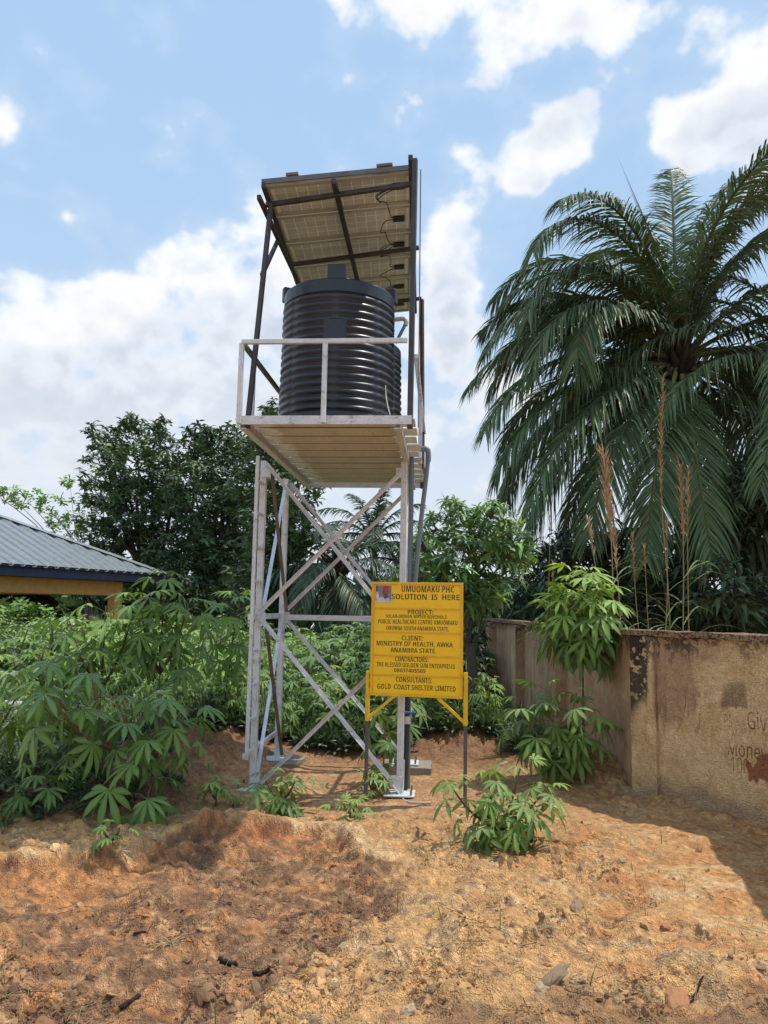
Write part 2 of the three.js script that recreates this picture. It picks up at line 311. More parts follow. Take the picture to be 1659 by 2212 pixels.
// clods and gravel lying on the dug soil, straws and twigs between them
function lumpG(seed, det = 1, squash = 0.7) {
  const g = new THREE.IcosahedronGeometry(1, det), p = g.attributes.position, t = V();
  for (let i = 0; i < p.count; i++) { t.fromBufferAttribute(p, i); const k = 1 + 0.2 * n3(t.x * 1.1 + seed * 7, t.y * 1.1, t.z * 1.1) + 0.12 * n3(t.x * 2.7, t.y * 2.7 + seed * 5, t.z * 2.7); p.setXYZ(i, t.x * k, t.y * k * squash, t.z * k * 0.9); }
  g.computeVertexNormals(); return g;
}
{
  const rnd = mulberry(77), M = new THREE.Matrix4(), q = new THREE.Quaternion(), e = new THREE.Euler(), c = new THREE.Color();
  const mat = new THREE.MeshStandardMaterial({ roughness: 0.95 });
  const put = (name, label, geo, n, size, pick) => {
    const im = new THREE.InstancedMesh(geo, mat, n);
    for (let k = 0; k < n;) {
      const u = -60 + rnd() * 1780, v = 1765 + 450 * Math.pow(rnd(), 0.75), p = gnd(u, v);
      const den = pick(p.x, p.z); if (rnd() > den) continue;
      const s = size(rnd());
      e.set(rnd() * 6, rnd() * 6, rnd() * 6);
      M.compose(V(p.x, ground(p.x, p.z) - s * 0.08, p.z), q.setFromEuler(e), V(s * (0.7 + 0.9 * rnd()), s * (0.5 + 0.5 * rnd()), s));
      im.setMatrixAt(k, M);
      const b = soil(p.x, p.z), g = 0.62 + 0.55 * rnd(), w = rnd() < 0.1 ? 0.3 : 0.05;
      c.setRGB(lerp(b[0], 0.42, w) * g, lerp(b[1], 0.30, w) * g, lerp(b[2], 0.18, w) * g); im.setColorAt(k, c); k++;
    }
    im.name = name; im.castShadow = im.receiveShadow = true; scene.add(im); tag(im, label, 'gravel', null, 'stuff');
  };
  const rough = (x, z) => 0.06 + 0.94 * gaps(x, z) * smoothstep(fbm2(x * 1.3 - 8, z * 1.3 + 5, 3) + 0.5 * fbm2(x * 4, z * 4, 2), -0.15, 0.3);
  put('gravel', 'small crumbs of soil and gravel strewn over the dug ground', lumpG(3, 0), 9000, (r) => 0.003 + 0.009 * r * r * r, rough);
  put('soil_clods', 'loose clods of red and tan soil lying on the dug ground', lumpG(5, 1, 0.65), 1700, (r) => 0.007 + 0.022 * r ** 4, rough);
  // straws
  const sg = new THREE.CylinderGeometry(0.5, 0.35, 1, 4); sg.rotateZ(PI / 2);
  const im = new THREE.InstancedMesh(sg, mat, 1100);
  for (let k = 0; k < 1100;) {
    const u = -40 + rnd() * 1740, v = 1620 + 590 * rnd(), p = gnd(u, v); if (rnd() > 0.25 + 0.75 * rough(p.x, p.z)) continue;
    const s = 0.03 + 0.13 * rnd() ** 2, w = 0.0016 + 0.0022 * rnd();
    e.set(0, rnd() * 6.3, (rnd() - 0.5) * 0.5);
    M.compose(V(p.x, ground(p.x, p.z) + 0.012, p.z), q.setFromEuler(e), V(s, w, w)); im.setMatrixAt(k, M);
    const g = rnd(); g < 0.6 ? c.setRGB(0.42 * (0.6 + 0.5 * rnd()), 0.29, 0.14) : c.setRGB(0.05, 0.03, 0.018); im.setColorAt(k, c); k++;
  }
  im.name = 'straw'; im.castShadow = im.receiveShadow = true; scene.add(im); tag(im, 'dry straws and thin twigs scattered over the soil', 'straw', null, 'stuff');
}
// stones large enough to pick out
{
  const rnd = mulberry(31);
  const sm = [[0.34, 0.23, 0.13], [0.28, 0.19, 0.115], [0.36, 0.17, 0.075], [0.24, 0.12, 0.06], [0.42, 0.31, 0.19]].map((c) => { const t = tileNoise(9, 64); const m = new THREE.MeshStandardMaterial({ roughness: 0.9 }); m.color.setRGB(...c); return m; });
  const gs = [1, 2, 3, 4, 5].map((k) => lumpG(k * 3.3, 3, 0.62));
  const stones = [
    [1245, 1947, 0.085, 1, 'squarish brown stone beside the small hole right of the path, largest stone there', 1.3], [1190, 2138, 0.085, 1, 'long pale stone lying flat near the bottom edge below the hole', 2.1], [1168, 2155, 0.05, 4, 'pale chipped stone touching the lower end of the long flat stone'],
    [1462, 2170, 0.12, 2, 'large orange stone at the bottom right corner of the soil', 1.5], [1210, 1962, 0.045, 3, 'reddish brown stone just below the squarish brown stone'], [1440, 2000, 0.07, 2, 'orange lump of laterite on the low ridge at right'],
    [745, 2040, 0.055, 0, 'pale rounded stone in the middle below the dug pit', 1.2], [845, 2050, 0.06, 1, 'brown stone right of the pale rounded stone below the pit'], [815, 2060, 0.04, 4, 'small pale stone between the two stones below the pit'],
    [95, 2190, 0.09, 3, 'dark red lump of soil at the bottom left corner', 1.2], [880, 2200, 0.06, 4, 'pale stone cut by the bottom edge right of the middle'], [1345, 1870, 0.045, 4, 'whitish stone on the smooth sand above the small hole'],
    [1580, 2110, 0.03, 3, 'small blackish stone on the brown soil at far right'], [1510, 2020, 0.04, 4, 'pale stone at the foot of the low ridge at right'], [300, 1895, 0.045, 3, 'brown lump standing up on the rim of the dug pit at left'],
  ];
  for (let [u, v, r, k, label, sx] of stones) {
    r *= 0.55; const p = gnd(u, v), m = solo('stone', gs[Math.floor(rnd() * 5)], sm[k], label, 'stone');
    m.position.set(p.x, gy(p.x, p.z) + r * 0.2, p.z); m.scale.set(r * (sx ?? 1), r * 0.75, r * 0.8); m.rotation.set(rnd() * 0.6, rnd() * 6, rnd() * 0.6);
  }
  const wood = new THREE.MeshStandardMaterial({ roughness: 0.95 }); wood.color.setRGB(0.022, 0.015, 0.011);
  const stick = (pts, r, label) => { const a = new Acc(), q = pts.map(([u, v]) => { const p = gnd(u, v); p.y = gy(p.x, p.z) + r * 0.9; return p; }), c = new THREE.CatmullRomCurve3(q).getPoints(8); c.forEach((p, i) => { p.y += 0.004 * Math.sin(i * 2.1); }); a.tube([c[0].clone().lerp(c[1], -0.01), ...c], [0.001, ...c.map((_, i) => r * (1 - 0.3 * i / 8) * (1 + 0.2 * Math.sin(i * 3)))], [1, 1, 1], 6); solo('stick', a.geom(), wood, label, 'stick'); };
  stick([[474, 2026], [493, 2027], [515, 2025]], 0.013, 'short black stick lying level in the dug pit');
  stick([[262, 2118], [280, 2112], [306, 2100]], 0.012, 'black stick lying on the soil at lower left');
  stick([[548, 2080], [568, 2074], [586, 2073]], 0.012, 'charred stick over the dark hole in the middle');
  stick([[1480, 2155], [1498, 2142], [1520, 2128]], 0.007, 'thin dark twig at the bottom right beside the orange stone');
}
// ---------------------------------------------------------------- shared metals and paints
const TEX = {};
{
  const a = tileNoise(21, 16), b = tileNoise(22, 64), c = tileNoise(23, 256), d = tileNoise(24, 128);
  // silver paint gone patchy: brushed lengthwise, with rust coming through
  TEX.silver = dataTex(512, 512, (x, y) => { const st = 0.6 * c(x / 2, y / 16) + 0.4 * b(x / 8, y / 24), p = a(x / 32, y / 32) * 0.6 + b(x / 8, y / 8) * 0.4, r = Math.max(0, d(x / 4, y / 10) * 0.5 + a(x / 32 + 3, y / 32) * 0.5 - 0.62) * 3.4; const v = 0.66 + 0.16 * (st - 0.5) + 0.20 * (p - 0.5); return [v - 0.24 * r, v - 0.29 * r, v - 0.32 * r]; });
  TEX.rough = dataTex(256, 256, (x, y) => 0.5 + 0.4 * (b(x / 4, y / 4) * 0.6 + c(x, y) * 0.4));
  TEX.plankTan = dataTex(1024, 256, (x, y) => { // underside of the planks: silver ends, a tan middle with ragged borders
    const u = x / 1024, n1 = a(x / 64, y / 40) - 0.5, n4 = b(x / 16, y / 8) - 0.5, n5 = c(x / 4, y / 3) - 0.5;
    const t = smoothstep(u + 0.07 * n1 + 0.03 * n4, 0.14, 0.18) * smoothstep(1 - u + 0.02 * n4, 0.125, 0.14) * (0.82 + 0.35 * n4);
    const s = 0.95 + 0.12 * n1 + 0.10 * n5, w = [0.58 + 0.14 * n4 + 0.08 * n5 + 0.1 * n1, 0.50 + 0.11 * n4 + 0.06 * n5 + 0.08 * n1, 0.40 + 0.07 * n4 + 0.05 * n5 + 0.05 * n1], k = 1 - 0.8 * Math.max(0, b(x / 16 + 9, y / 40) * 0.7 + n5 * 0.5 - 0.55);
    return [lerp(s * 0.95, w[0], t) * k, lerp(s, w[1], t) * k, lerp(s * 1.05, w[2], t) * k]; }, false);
  TEX.dark = dataTex(256, 256, (x, y) => { const p = a(x / 16, y / 16) * 0.5 + b(x / 4, y / 12) * 0.5, v = 0.7 + 0.5 * (p - 0.5); return [v, v * 0.93, v * 0.9]; });
  TEX.blot = dataTex(256, 256, (x, y) => { const v = 0.82 + 0.3 * (a(x / 16, y / 16) * 0.5 + b(x / 4, y / 4) * 0.3 + c(x, y) * 0.2 - 0.5); return v; });
}
const std = (rgb, o = {}) => { const m = new THREE.MeshPhysicalMaterial({ roughness: 0.7, ...o }); m.color.setRGB(...rgb); return m; };
const SILVER = std([0.98, 1.0, 1.04], { map: TEX.silver, roughness: 0.55, metalness: 0.12 });
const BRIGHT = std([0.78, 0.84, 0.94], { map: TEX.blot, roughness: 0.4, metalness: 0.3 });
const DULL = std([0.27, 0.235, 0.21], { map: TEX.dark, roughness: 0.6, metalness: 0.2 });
const DARK = std([0.082, 0.08, 0.084], { map: TEX.dark, roughness: 0.55, metalness: 0.2 });
const PVC = std([0.19, 0.235, 0.27], { map: TEX.blot, roughness: 0.45 });
const WHITE = std([0.72, 0.71, 0.66], { map: TEX.blot, roughness: 0.45 });
const BLACK = std([0.012, 0.012, 0.013], { roughness: 0.4 });
const CONC = std([0.34, 0.29, 0.23], { map: TEX.blot, roughness: 0.95, bumpMap: TEX.blot, bumpScale: 0.02 });

// ---------------------------------------------------------------- steel water tower
const TOWER_TURN = -0.0785, tc = Math.cos(TOWER_TURN), ts = Math.sin(TOWER_TURN);
const TX = -0.423, TZ = -7.378;
const L = (x, y, b) => V(x - 0.64, y, 0.5 - b);                       // tower axes: x from its left leg, b backwards from its front legs
const LW = (x, y, b) => L(x, y, b).applyAxisAngle(V(0, 1, 0), TOWER_TURN).add(V(TX, 0, TZ));
{
  const T = thing('water_tower', 'tall silver steel water tower with ladder, plank deck and dark roof frame behind yellow sign', 'water tower', [TX, 0, TZ], TOWER_TURN);
  const B = (name, a, b, w, h, mat = SILVER, up) => part(name, barG(a, b, w, h, up), mat, T);
  const legs = [[0, 0], [1.28, 0], [0, 1.0], [1.28, 1.0]];
  for (const [x, b] of legs) {
    const leg = B('leg', L(x, 0.02, b), L(x, 2.9, b), 0.056, 0.058, SILVER, V(0, 0, 1));
    const plate = part('base_plate', boxUV(new RoundedBoxGeometry(0.26, 0.014, 0.24, 1, 0.004)), SILVER, T);
    plate.position.copy(L(x, (b > 0.5 ? 0.075 : 0.012) + 0.007, b));
    for (const [sx, sz] of [[1, 1], [1, -1], [-1, 1], [-1, -1]]) {
      const n = part('bolt', new THREE.CylinderGeometry(0.009, 0.009, 0.05, 8), DULL, plate); n.position.set(sx * 0.1, 0.025, sz * 0.09);
    }
  }
  // ladder: a rail in front of the left leg, and rungs to it
  B('ladder_rail', L(0, 0.30, -0.24), L(0, 2.9, -0.24), 0.032, 0.032, SILVER, V(0, 0, 1));
  for (const y of [0.62, 0.91, 1.2, 1.80, 2.10, 2.4, 2.68]) B('rung', L(0, y, -0.225), L(0, y, -0.03), 0.03, 0.02);
  B('side_bar', L(-0.02, 0.33, -0.255), L(-0.02, 0.33, 1.04), 0.03, 0.04);
  B('ring_bar', L(-0.02, 1.49, -0.255), L(-0.02, 1.49, 1.04), 0.03, 0.05);
  B('ring_bar', L(0.0, 1.475, 1.045), L(1.28, 1.475, 1.045), 0.03, 0.055);
  B('ring_bar', L(1.30, 1.49, -0.02), L(1.30, 1.49, 1.04), 0.03, 0.05);
  // cross braces
  const brace = (a, b, side, mat = SILVER) => part('brace', angleG(a, b, 0.032, 0.005, side), mat, T);
  const F = V(0, 0, 1);
  brace(L(0.02, 2.86, -0.04), L(1.28, 1.36, -0.04), F); brace(L(1.27, 2.82, -0.055), L(0.0, 1.53, -0.055), F);
  brace(L(0.02, 1.47, -0.04), L(1.28, 0.03, -0.04), F); brace(L(1.28, 1.30, -0.055), L(0.02, 0.03, -0.055), F);
  brace(L(0.02, 2.86, 1.05), L(1.28, 1.36, 1.05), F); brace(L(1.27, 2.82, 1.06), L(0.0, 1.53, 1.06), F); brace(L(0.02, 1.45, 1.07), L(1.28, 0.08, 1.07), F);
  const S = V(1, 0, 0);
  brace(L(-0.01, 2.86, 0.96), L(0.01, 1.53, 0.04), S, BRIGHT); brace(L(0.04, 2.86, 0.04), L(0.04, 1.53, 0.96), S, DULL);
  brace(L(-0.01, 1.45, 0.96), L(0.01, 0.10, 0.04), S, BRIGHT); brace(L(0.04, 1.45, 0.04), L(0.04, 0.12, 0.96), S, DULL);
  brace(L(1.26, 2.86, 0.96), L(1.26, 1.53, 0.04), S); brace(L(1.26, 1.45, 0.04), L(1.26, 0.12, 0.96), S);
  for (const [x, b] of legs) for (const [y, h] of [[2.79, 0.15], [1.47, 0.2], [0.12, 0.16]]) { const g = part('gusset_plate', boxUV(new RoundedBoxGeometry(0.085, h * 0.6, 0.006, 1, 0.002)), SILVER, T); g.position.copy(L(x + (x > 0.5 ? -0.03 : 0.03), y, b + (b > 0.5 ? 0.036 : -0.036))); g.rotation.z = (x * 7 + y * 3) % 0.07 - 0.03; }
  // deck: two side channels, planks across them with open joints, a band round it
  for (const [x, s] of [[0.115, 1], [1.32, -1]]) {
    const sh = new THREE.Shape([[0, 0], [0.05, 0], [0.05, 0.006], [0.006, 0.006], [0.006, 0.062], [0.05, 0.062], [0.05, 0.068], [0, 0.068]].map(([a, b]) => new THREE.Vector2(a * s, b)));
    const g = boxUV(new THREE.ExtrudeGeometry(sh, { depth: 2.98, bevelEnabled: false }));
    const m = part('side_channel', g, s > 0 ? SILVER : SILVER, T); m.position.copy(L(x, 2.897, 1.68));
  }
  const plankM = std([0.95, 0.95, 0.95], { map: TEX.plankTan, roughness: 0.6, metalness: 0.1 });
  const sh = new THREE.Shape([[0, 0.0], [0.004, -0.004], [0.124, -0.001], [0.244, -0.004], [0.248, 0.0], [0.248, 0.003], [0, 0.003]].map(([a, b]) => new THREE.Vector2(a, b)));
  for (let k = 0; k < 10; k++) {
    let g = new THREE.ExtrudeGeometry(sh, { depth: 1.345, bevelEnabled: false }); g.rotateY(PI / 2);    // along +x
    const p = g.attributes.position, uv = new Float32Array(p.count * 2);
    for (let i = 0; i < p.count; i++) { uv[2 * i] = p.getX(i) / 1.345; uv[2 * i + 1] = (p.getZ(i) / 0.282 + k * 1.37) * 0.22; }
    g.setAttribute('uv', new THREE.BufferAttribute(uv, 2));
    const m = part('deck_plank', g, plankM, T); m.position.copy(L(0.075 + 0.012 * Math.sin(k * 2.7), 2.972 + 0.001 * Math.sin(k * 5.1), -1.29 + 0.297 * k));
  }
  part('deck_sheet', boxUV(new THREE.BoxGeometry(1.02, 0.01, 2.86)), std([0.10, 0.065, 0.04], { map: TEX.dark, roughness: 0.9 }), T).position.copy(L(0.72, 2.986, 0.17));
  B('front_band', L(0.10, 2.957, -1.32), L(1.40, 2.957, -1.32), 0.012, 0.066);
  B('rear_band', L(0.06, 2.955, 1.70), L(1.40, 2.955, 1.70), 0.012, 0.066);
  // guard rail
  const dull = DULL;
  B('guard_rail', L(0.115, 3.555, -1.33), L(1.36, 3.555, -1.33), 0.034, 0.034);
  B('guard_rail', L(0.12, 3.548, -1.30), L(0.12, 3.548, 1.68), 0.034, 0.034, dull);
  B('guard_rail', L(1.41, 3.548, -1.0), L(1.41, 3.548, 1.68), 0.034, 0.034);
  for (const [x, b] of [[0.115, -1.325], [0.75, -1.34], [0.12, -0.98], [0.12, 0.06], [0.12, 1.1], [1.41, 0.3]]) B('guard_post', L(x, 2.93, b), L(x, 3.545, b), 0.036, 0.036, SILVER, V(0, 0, 1));
  // dark steel frame that carries the solar panels
  const D = (name, a, b, w = 0.036, h = 0.036, mat = DARK) => B(name, a, b, w, h, mat);
  D('roof_post', L(0.165, 2.91, -1.27), L(0.205, 4.86, -0.95), 0.036, 0.036);
  D('roof_post', L(1.385, 2.90, -1.29), L(1.395, 5.04, -1.24), 0.038, 0.04);
  D('roof_post', L(0.10, 2.93, 1.55), L(0.12, 5.0, 1.55), 0.04, 0.04);
  D('roof_post', L(1.40, 2.90, 1.60), L(1.37, 5.06, 1.55), 0.04, 0.04, std([0.12, 0.075, 0.06], { map: TEX.dark }));
  B('side_strip', L(1.44, 2.95, -1.12), L(1.435, 5.02, -1.12), 0.03, 0.008, std([0.24, 0.27, 0.31], { map: TEX.dark, metalness: 0.3, roughness: 0.5 }), V(1, 0, 0));
  D('rafter', L(0.145, 4.83, -1.12), L(0.13, 4.90, 1.9), 0.034, 0.04);
  D('rafter', L(0.745, 4.95, -1.12), L(0.70, 5.0, 2.05), 0.04, 0.045);
  D('rafter', L(1.36, 5.045, -1.26), L(1.28, 5.09, 2.0), 0.036, 0.045);
  D('strut', L(0.18, 4.2, -1.06), L(0.14, 4.83, -0.38), 0.032, 0.032);
  D('tie_beam', L(0.15, 4.88, -0.90), L(1.39, 4.99, -0.98)); D('tie_beam', L(0.10, 4.90, 0.27), L(1.38, 5.015, 0.19)); D('tie_beam', L(0.09, 4.92, 1.50), L(1.37, 5.03, 1.45));
}
for (const [x, b, label] of [[0, 0, 'pale concrete footing under the front left tower leg'], [0, 1.0, 'concrete footing under the rear left tower leg with bolted plate'], [1.28, 1.0, 'exposed rough concrete footing under the rear right tower leg']]) {
  const s = b > 0.5 ? 1 : 0.72, g = new THREE.BoxGeometry(0.46 * s, 0.2, 0.40 * s, 10, 4, 10), p = g.attributes.position;
  for (let i = 0; i < p.count; i++) { const q = V().fromBufferAttribute(p, i), k = 1 + 0.10 * fbm3(q.x * 7 + b, q.y * 7, q.z * 7 + x, 3); p.setXYZ(i, q.x * k, q.y > 0.09 ? q.y + 0.006 * n3(q.x * 9, 0, q.z * 9) : q.y, q.z * k); }
  g.computeVertexNormals();
  const w = LW(x, 0, b), m = solo('concrete_footing', g, CONC, label, 'footing'); m.position.set(w.x + (b > 0.5 ? 0.02 : -0.03), b > 0.5 ? -0.027 : -0.092, w.z); m.rotation.y = TOWER_TURN;
}

// ---------------------------------------------------------------- black ribbed tanks
{
  const tankM = std([0.013, 0.017, 0.026], { roughness: 0.4, roughnessMap: dataTex(256, 256, (() => { const a = tileNoise(41, 32), b = tileNoise(42, 128); return (x, y) => 0.75 + 0.5 * (a(x / 8, y / 8) * 0.6 + b(x / 2, y / 2) * 0.4); })()), clearcoat: 0.2, clearcoatRoughness: 0.3 });
  const R = 0.493, H = 1.245;
  function tankG() {
    const NT = 288, NH = 330, p = [], uv = [], idx = [];
    for (let j = 0; j <= NH; j++) for (let i = 0; i <= NT; i++) {
      const t = i / NT * 2 * PI, y = j / NH * H, seam = Math.abs(((t / (2 * PI) * 8 + 0.5 + 40) % 1) - 0.5) * 2 * PI / 8 * R; // distance along the wall to the nearest of eight seams
      const lo = 0.135, hi = H - 0.115, ribN = 15, ph = (y - lo) / (hi - lo) * ribN;
      let r = R - 0.016 * (y / H);
      if (ph > 0 && ph < ribN) {
        const q = ph % 1, body = Math.pow(0.5 - 0.5 * Math.cos(2 * PI * q), 0.7);
        let amp = 0.0165 * smoothstep(ph, 0, 0.3) * smoothstep(ribN - ph, 0, 0.3);
        amp *= 0.55 + 0.45 * smoothstep(seam, 0.004, 0.05);
        r += amp * body - 0.010;
        r += 0.004 * Math.exp(-((seam / 0.012) ** 2)) * (0.5 + 0.5 * Math.sin(ph * 2 * PI));
        const lx = Math.abs(t - PI / 2) * R, ly = Math.abs(y - 0.80), lab = (1 - smoothstep(lx, 0.085, 0.10)) * (1 - smoothstep(ly, 0.085, 0.10)); // flat label pad on the side that faces the yard
        r = lerp(r, R + 0.004 + 0.002 * n3(lx * 40, y * 40, 1), lab);
      } else r += 0.002 * Math.exp(-((seam / 0.01) ** 2));
      r += 0.002 * n3(Math.cos(t) * 2, y * 3, Math.sin(t) * 2);
      if (j > NH - 5) r -= 0.012 * ((j - NH + 5) / 5) ** 2;
      p.push(Math.cos(t) * r, y, Math.sin(t) * r); uv.push(i / NT * 3, y);
    }
    for (let j = 0; j < NH; j++) for (let i = 0; i < NT; i++) { const a = j * (NT + 1) + i, b = a + NT + 1; idx.push(a, b, a + 1, b, b + 1, a + 1); }
    const g = new THREE.BufferGeometry(); g.setAttribute('position', new THREE.Float32BufferAttribute(p, 3)); g.setAttribute('uv', new THREE.Float32BufferAttribute(uv, 2)); g.setIndex(idx); g.computeVertexNormals(); return g;
  }
  const bodyG = tankG(), topG = new THREE.LatheGeometry([[0.001, 0.10], [0.10, 0.098], [0.2, 0.085], [0.24, 0.08], [0.245, 0.062], [0.34, 0.035], [0.43, 0.006], [R - 0.028, 0]].map(([x, y]) => new THREE.Vector2(x, y)).reverse(), 64);
  const lidG = new THREE.LatheGeometry([[0.001, 0.05], [0.19, 0.045], [0.2, 0.035], [0.2, 0]].map(([x, y]) => new THREE.Vector2(x, y)).reverse(), 48), lugG = new RoundedBoxGeometry(0.155, 0.135, 0.06, 2, 0.012), knobG = new RoundedBoxGeometry(0.05, 0.03, 0.04, 1, 0.006);
  function tank(label) {
    const t = thing('water_tank', label, 'water tank', [0, 0, 0], 0);
    part('tank_body', bodyG, tankM, t); const top = part('tank_top', topG, tankM, t); top.position.y = H;
    const lid = part('lid', lidG, tankM, top); lid.position.y = 0.085;
    for (let k = 0; k < 8; k++) { const b = part('grip', knobG, tankM, top), a = k * PI / 4 + 0.3; b.position.set(Math.cos(a) * 0.27, 0.07, Math.sin(a) * 0.27); b.rotation.y = -a; }
    for (const k of [0, -1, 1]) { const a = k * 1.72 + PI / 2, g = part('lifting_lug', lugG, tankM, t); g.position.set(Math.cos(a) * 0.435, H + 0.055, Math.sin(a) * 0.435); g.rotation.y = k * 0.5; }
    return t;
  }
  const t1 = tank('large black ribbed water tank at the front of the tower deck'), w1 = LW(0.715, 0, -0.42);
  t1.position.set(w1.x, 3.002, w1.z);
  const t2 = t1.clone(); t2.name = numbered('water_tank'); scene.add(t2); tag(t2, 'second black ribbed tank mostly hidden behind the front tank', 'water tank');
  const w2 = LW(0.70, 0, 0.93); t2.position.set(w2.x, 3.002, w2.z); t2.rotation.y = 2.2;
  // white delivery pipe at the tank's shoulder
  const k = thing('tank_inlet_pipe', 'short white elbow pipe at the right shoulder of the front tank', 'pipe', [w1.x, 2.99, w1.z]);
  part('pipe', tubeG([V(0.30, 1.20, -0.34), V(0.48, 1.205, -0.30), V(0.57, 1.20, -0.27), V(0.585, 1.17, -0.265), V(0.50, 0.98, -0.28)], 0.016, 24, 8), PVC, k);
  const el = part('elbow', tubeG([V(0.42, 1.203, -0.31), V(0.52, 1.207, -0.285), V(0.575, 1.203, -0.268), V(0.592, 1.175, -0.263), V(0.585, 1.14, -0.264)], 0.022, 16, 10), WHITE, k);
  const cord = [LW(1.14, 3.53, -0.6), LW(1.16, 3.3, -0.7), LW(1.24, 2.99, -1.0)];
  solo('cord', tubeG(cord, 0.004, 12, 5), WHITE, 'thin pale cord hanging down the right side of the front tank', 'cord');
}

// ---------------------------------------------------------------- solar panels
{
  const c = document.createElement('canvas'); c.width = 1024; c.height = 448; const x = c.getContext('2d'), r = mulberry(5);
  x.fillStyle = '#fffdf2'; x.fillRect(0, 0, 1024, 448);  // pale gaps between cells: daylight leaking through, painted into the colour
  for (let i = 0; i < 12; i++) for (let j = 0; j < 4; j++) { const v = 205 + Math.floor(r() * 14); x.fillStyle = `rgb(${v - 6},${v - 2},${v - 4})`; x.fillRect(26 + i * 81.3 + 3, 20 + j * 102.5 + 4, 75, 95); x.fillStyle = `rgb(${v + 14},${v + 6},${v - 12})`; x.fillRect(26 + i * 81.3 + 3, 20 + j * 102.5 + 50, 75, 2); }
  const back = new THREE.CanvasTexture(c); back.colorSpace = THREE.SRGBColorSpace;
  const backM = std([1, 1, 1], { map: back, roughness: 0.6 }), frameM = std([0.62, 0.58, 0.50], { roughness: 0.45, metalness: 0.4 }), glassM = std([0.012, 0.016, 0.04], { roughness: 0.08 });
  const ex = V(1.18, 0.125, -0.06).normalize(), ez = V(0.055, -0.03, 1), ey = ez.clone().cross(ex).normalize(); ez.copy(ex.clone().cross(ey));
  const org = LW(0.19, 4.94, -1.08), rot = new THREE.Matrix4().makeBasis(ex, ey, ez).premultiply(new THREE.Matrix4().makeRotationY(TOWER_TURN));
  const quat = new THREE.Quaternion().setFromRotationMatrix(rot), W = 1.185, D = 0.515, pitch = 0.532;
  const backG = new THREE.PlaneGeometry(W - 0.04, D - 0.04).rotateX(PI / 2), glassG = new THREE.BoxGeometry(W - 0.03, 0.006, D - 0.03), jbG = new RoundedBoxGeometry(0.105, 0.022, 0.085, 1, 0.006), fL = boxUV(new THREE.BoxGeometry(W, 0.034, 0.022)), fS = boxUV(new THREE.BoxGeometry(0.022, 0.034, D - 0.044)), lipL = boxUV(new THREE.BoxGeometry(W - 0.05, 0.003, 0.028));
  const order = ['nearest', 'second', 'third', 'fourth', 'fifth', 'farthest'];
  for (let k = 0; k < 6; k++) {
    const p = thing('solar_panel', `${order[k]} of the six solar panels over the tanks, counted from the high front edge`, 'solar panel'), c0 = V(W / 2, 0.02, -(k + 0.5) * pitch).applyMatrix4(rot).add(org);
    p.position.copy(c0); p.quaternion.copy(quat);
    const b = part('backsheet', backG, backM, p); b.position.y = -0.004;
    const gl = part('glass', glassG, glassM, p); gl.position.y = 0.008;
    for (const s of [-1, 1]) { const a = part('frame', fL, frameM, p); a.position.set(0, 0, s * (D / 2 - 0.011)); const q = part('frame', fS, frameM, p); q.position.set(s * (W / 2 - 0.011), 0, 0); const lp = part('frame_lip', lipL, frameM, a); lp.position.set(0, -0.0155, -s * 0.024); }
    const jb = part('junction_box', jbG, BLACK, p); jb.position.set(W / 2 - 0.115, -0.017, k ? 0.02 : 0.06);
    const rr = mulberry(60 + k), j = () => (rr() - 0.5) * 0.06;
    const z0 = 0.02, pts = [V(W / 2 - 0.16, -0.02, z0), V(W / 2 - 0.24 + j(), -0.035 + j() * 0.4, z0 - 0.02 + j()), V(W / 2 - 0.30 + j(), -0.06 + j() * 0.5, z0 - 0.10 + j()), V(W / 2 - 0.25 + j(), -0.05, z0 - 0.17 + j()), V(W / 2 - 0.22 + j(), -0.06, z0 - 0.3), V(W / 2 - 0.2 + j(), -0.05, z0 - 0.42), V(W / 2 - 0.15, -0.02, z0 - 0.5)];
    part('cable', tubeG(k < 5 ? pts : pts.slice(0, 5), 0.0042, 40, 5), BLACK, p);
    if (k % 2 === 0) part('cable', tubeG([V(W / 2 - 0.16, -0.02, z0 + 0.02), V(W / 2 - 0.26, -0.05, z0 + 0.06 + j()), V(W / 2 - 0.31, -0.07, z0 + j()), V(W / 2 - 0.27, -0.09, z0 - 0.07), V(W / 2 - 0.30, -0.06, z0 - 0.02), V(W / 2 - 0.22, -0.03, z0 + 0.01)], 0.004, 30, 5), BLACK, p);
  }
  // clamps and front bar of the array belong to the tower frame
  const T = scene.getObjectByName('water_tower'), inv = new THREE.Matrix4().makeRotationY(-TOWER_TURN).multiply(new THREE.Matrix4().makeTranslation(-TX, 0, -TZ));
  const tw = (a, b, c2) => V(a, b, c2).applyMatrix4(rot).add(org).applyMatrix4(inv);
  part('front_bar', barG(tw(-0.03, 0.03, 0.02), tw(W + 0.03, 0.03, 0.02), 0.012, 0.042), std([0.20, 0.215, 0.235], { map: TEX.dark, metalness: 0.35, roughness: 0.5 }), T);
  part('side_bar', barG(tw(-0.018, 0.0, 0.03), tw(-0.018, 0.0, -3.2), 0.03, 0.05), DARK, T); part('side_bar', barG(tw(W + 0.016, 0.0, 0.03), tw(W + 0.016, 0.0, -3.2), 0.03, 0.05), DARK, T);
  for (const [a, b] of [[0.17, 0.27], [0.90, 1.03]]) part('clamp', barG(tw(a, 0.068, 0.01), tw(b, 0.068, 0.01), 0.05, 0.022), DULL, T);
}

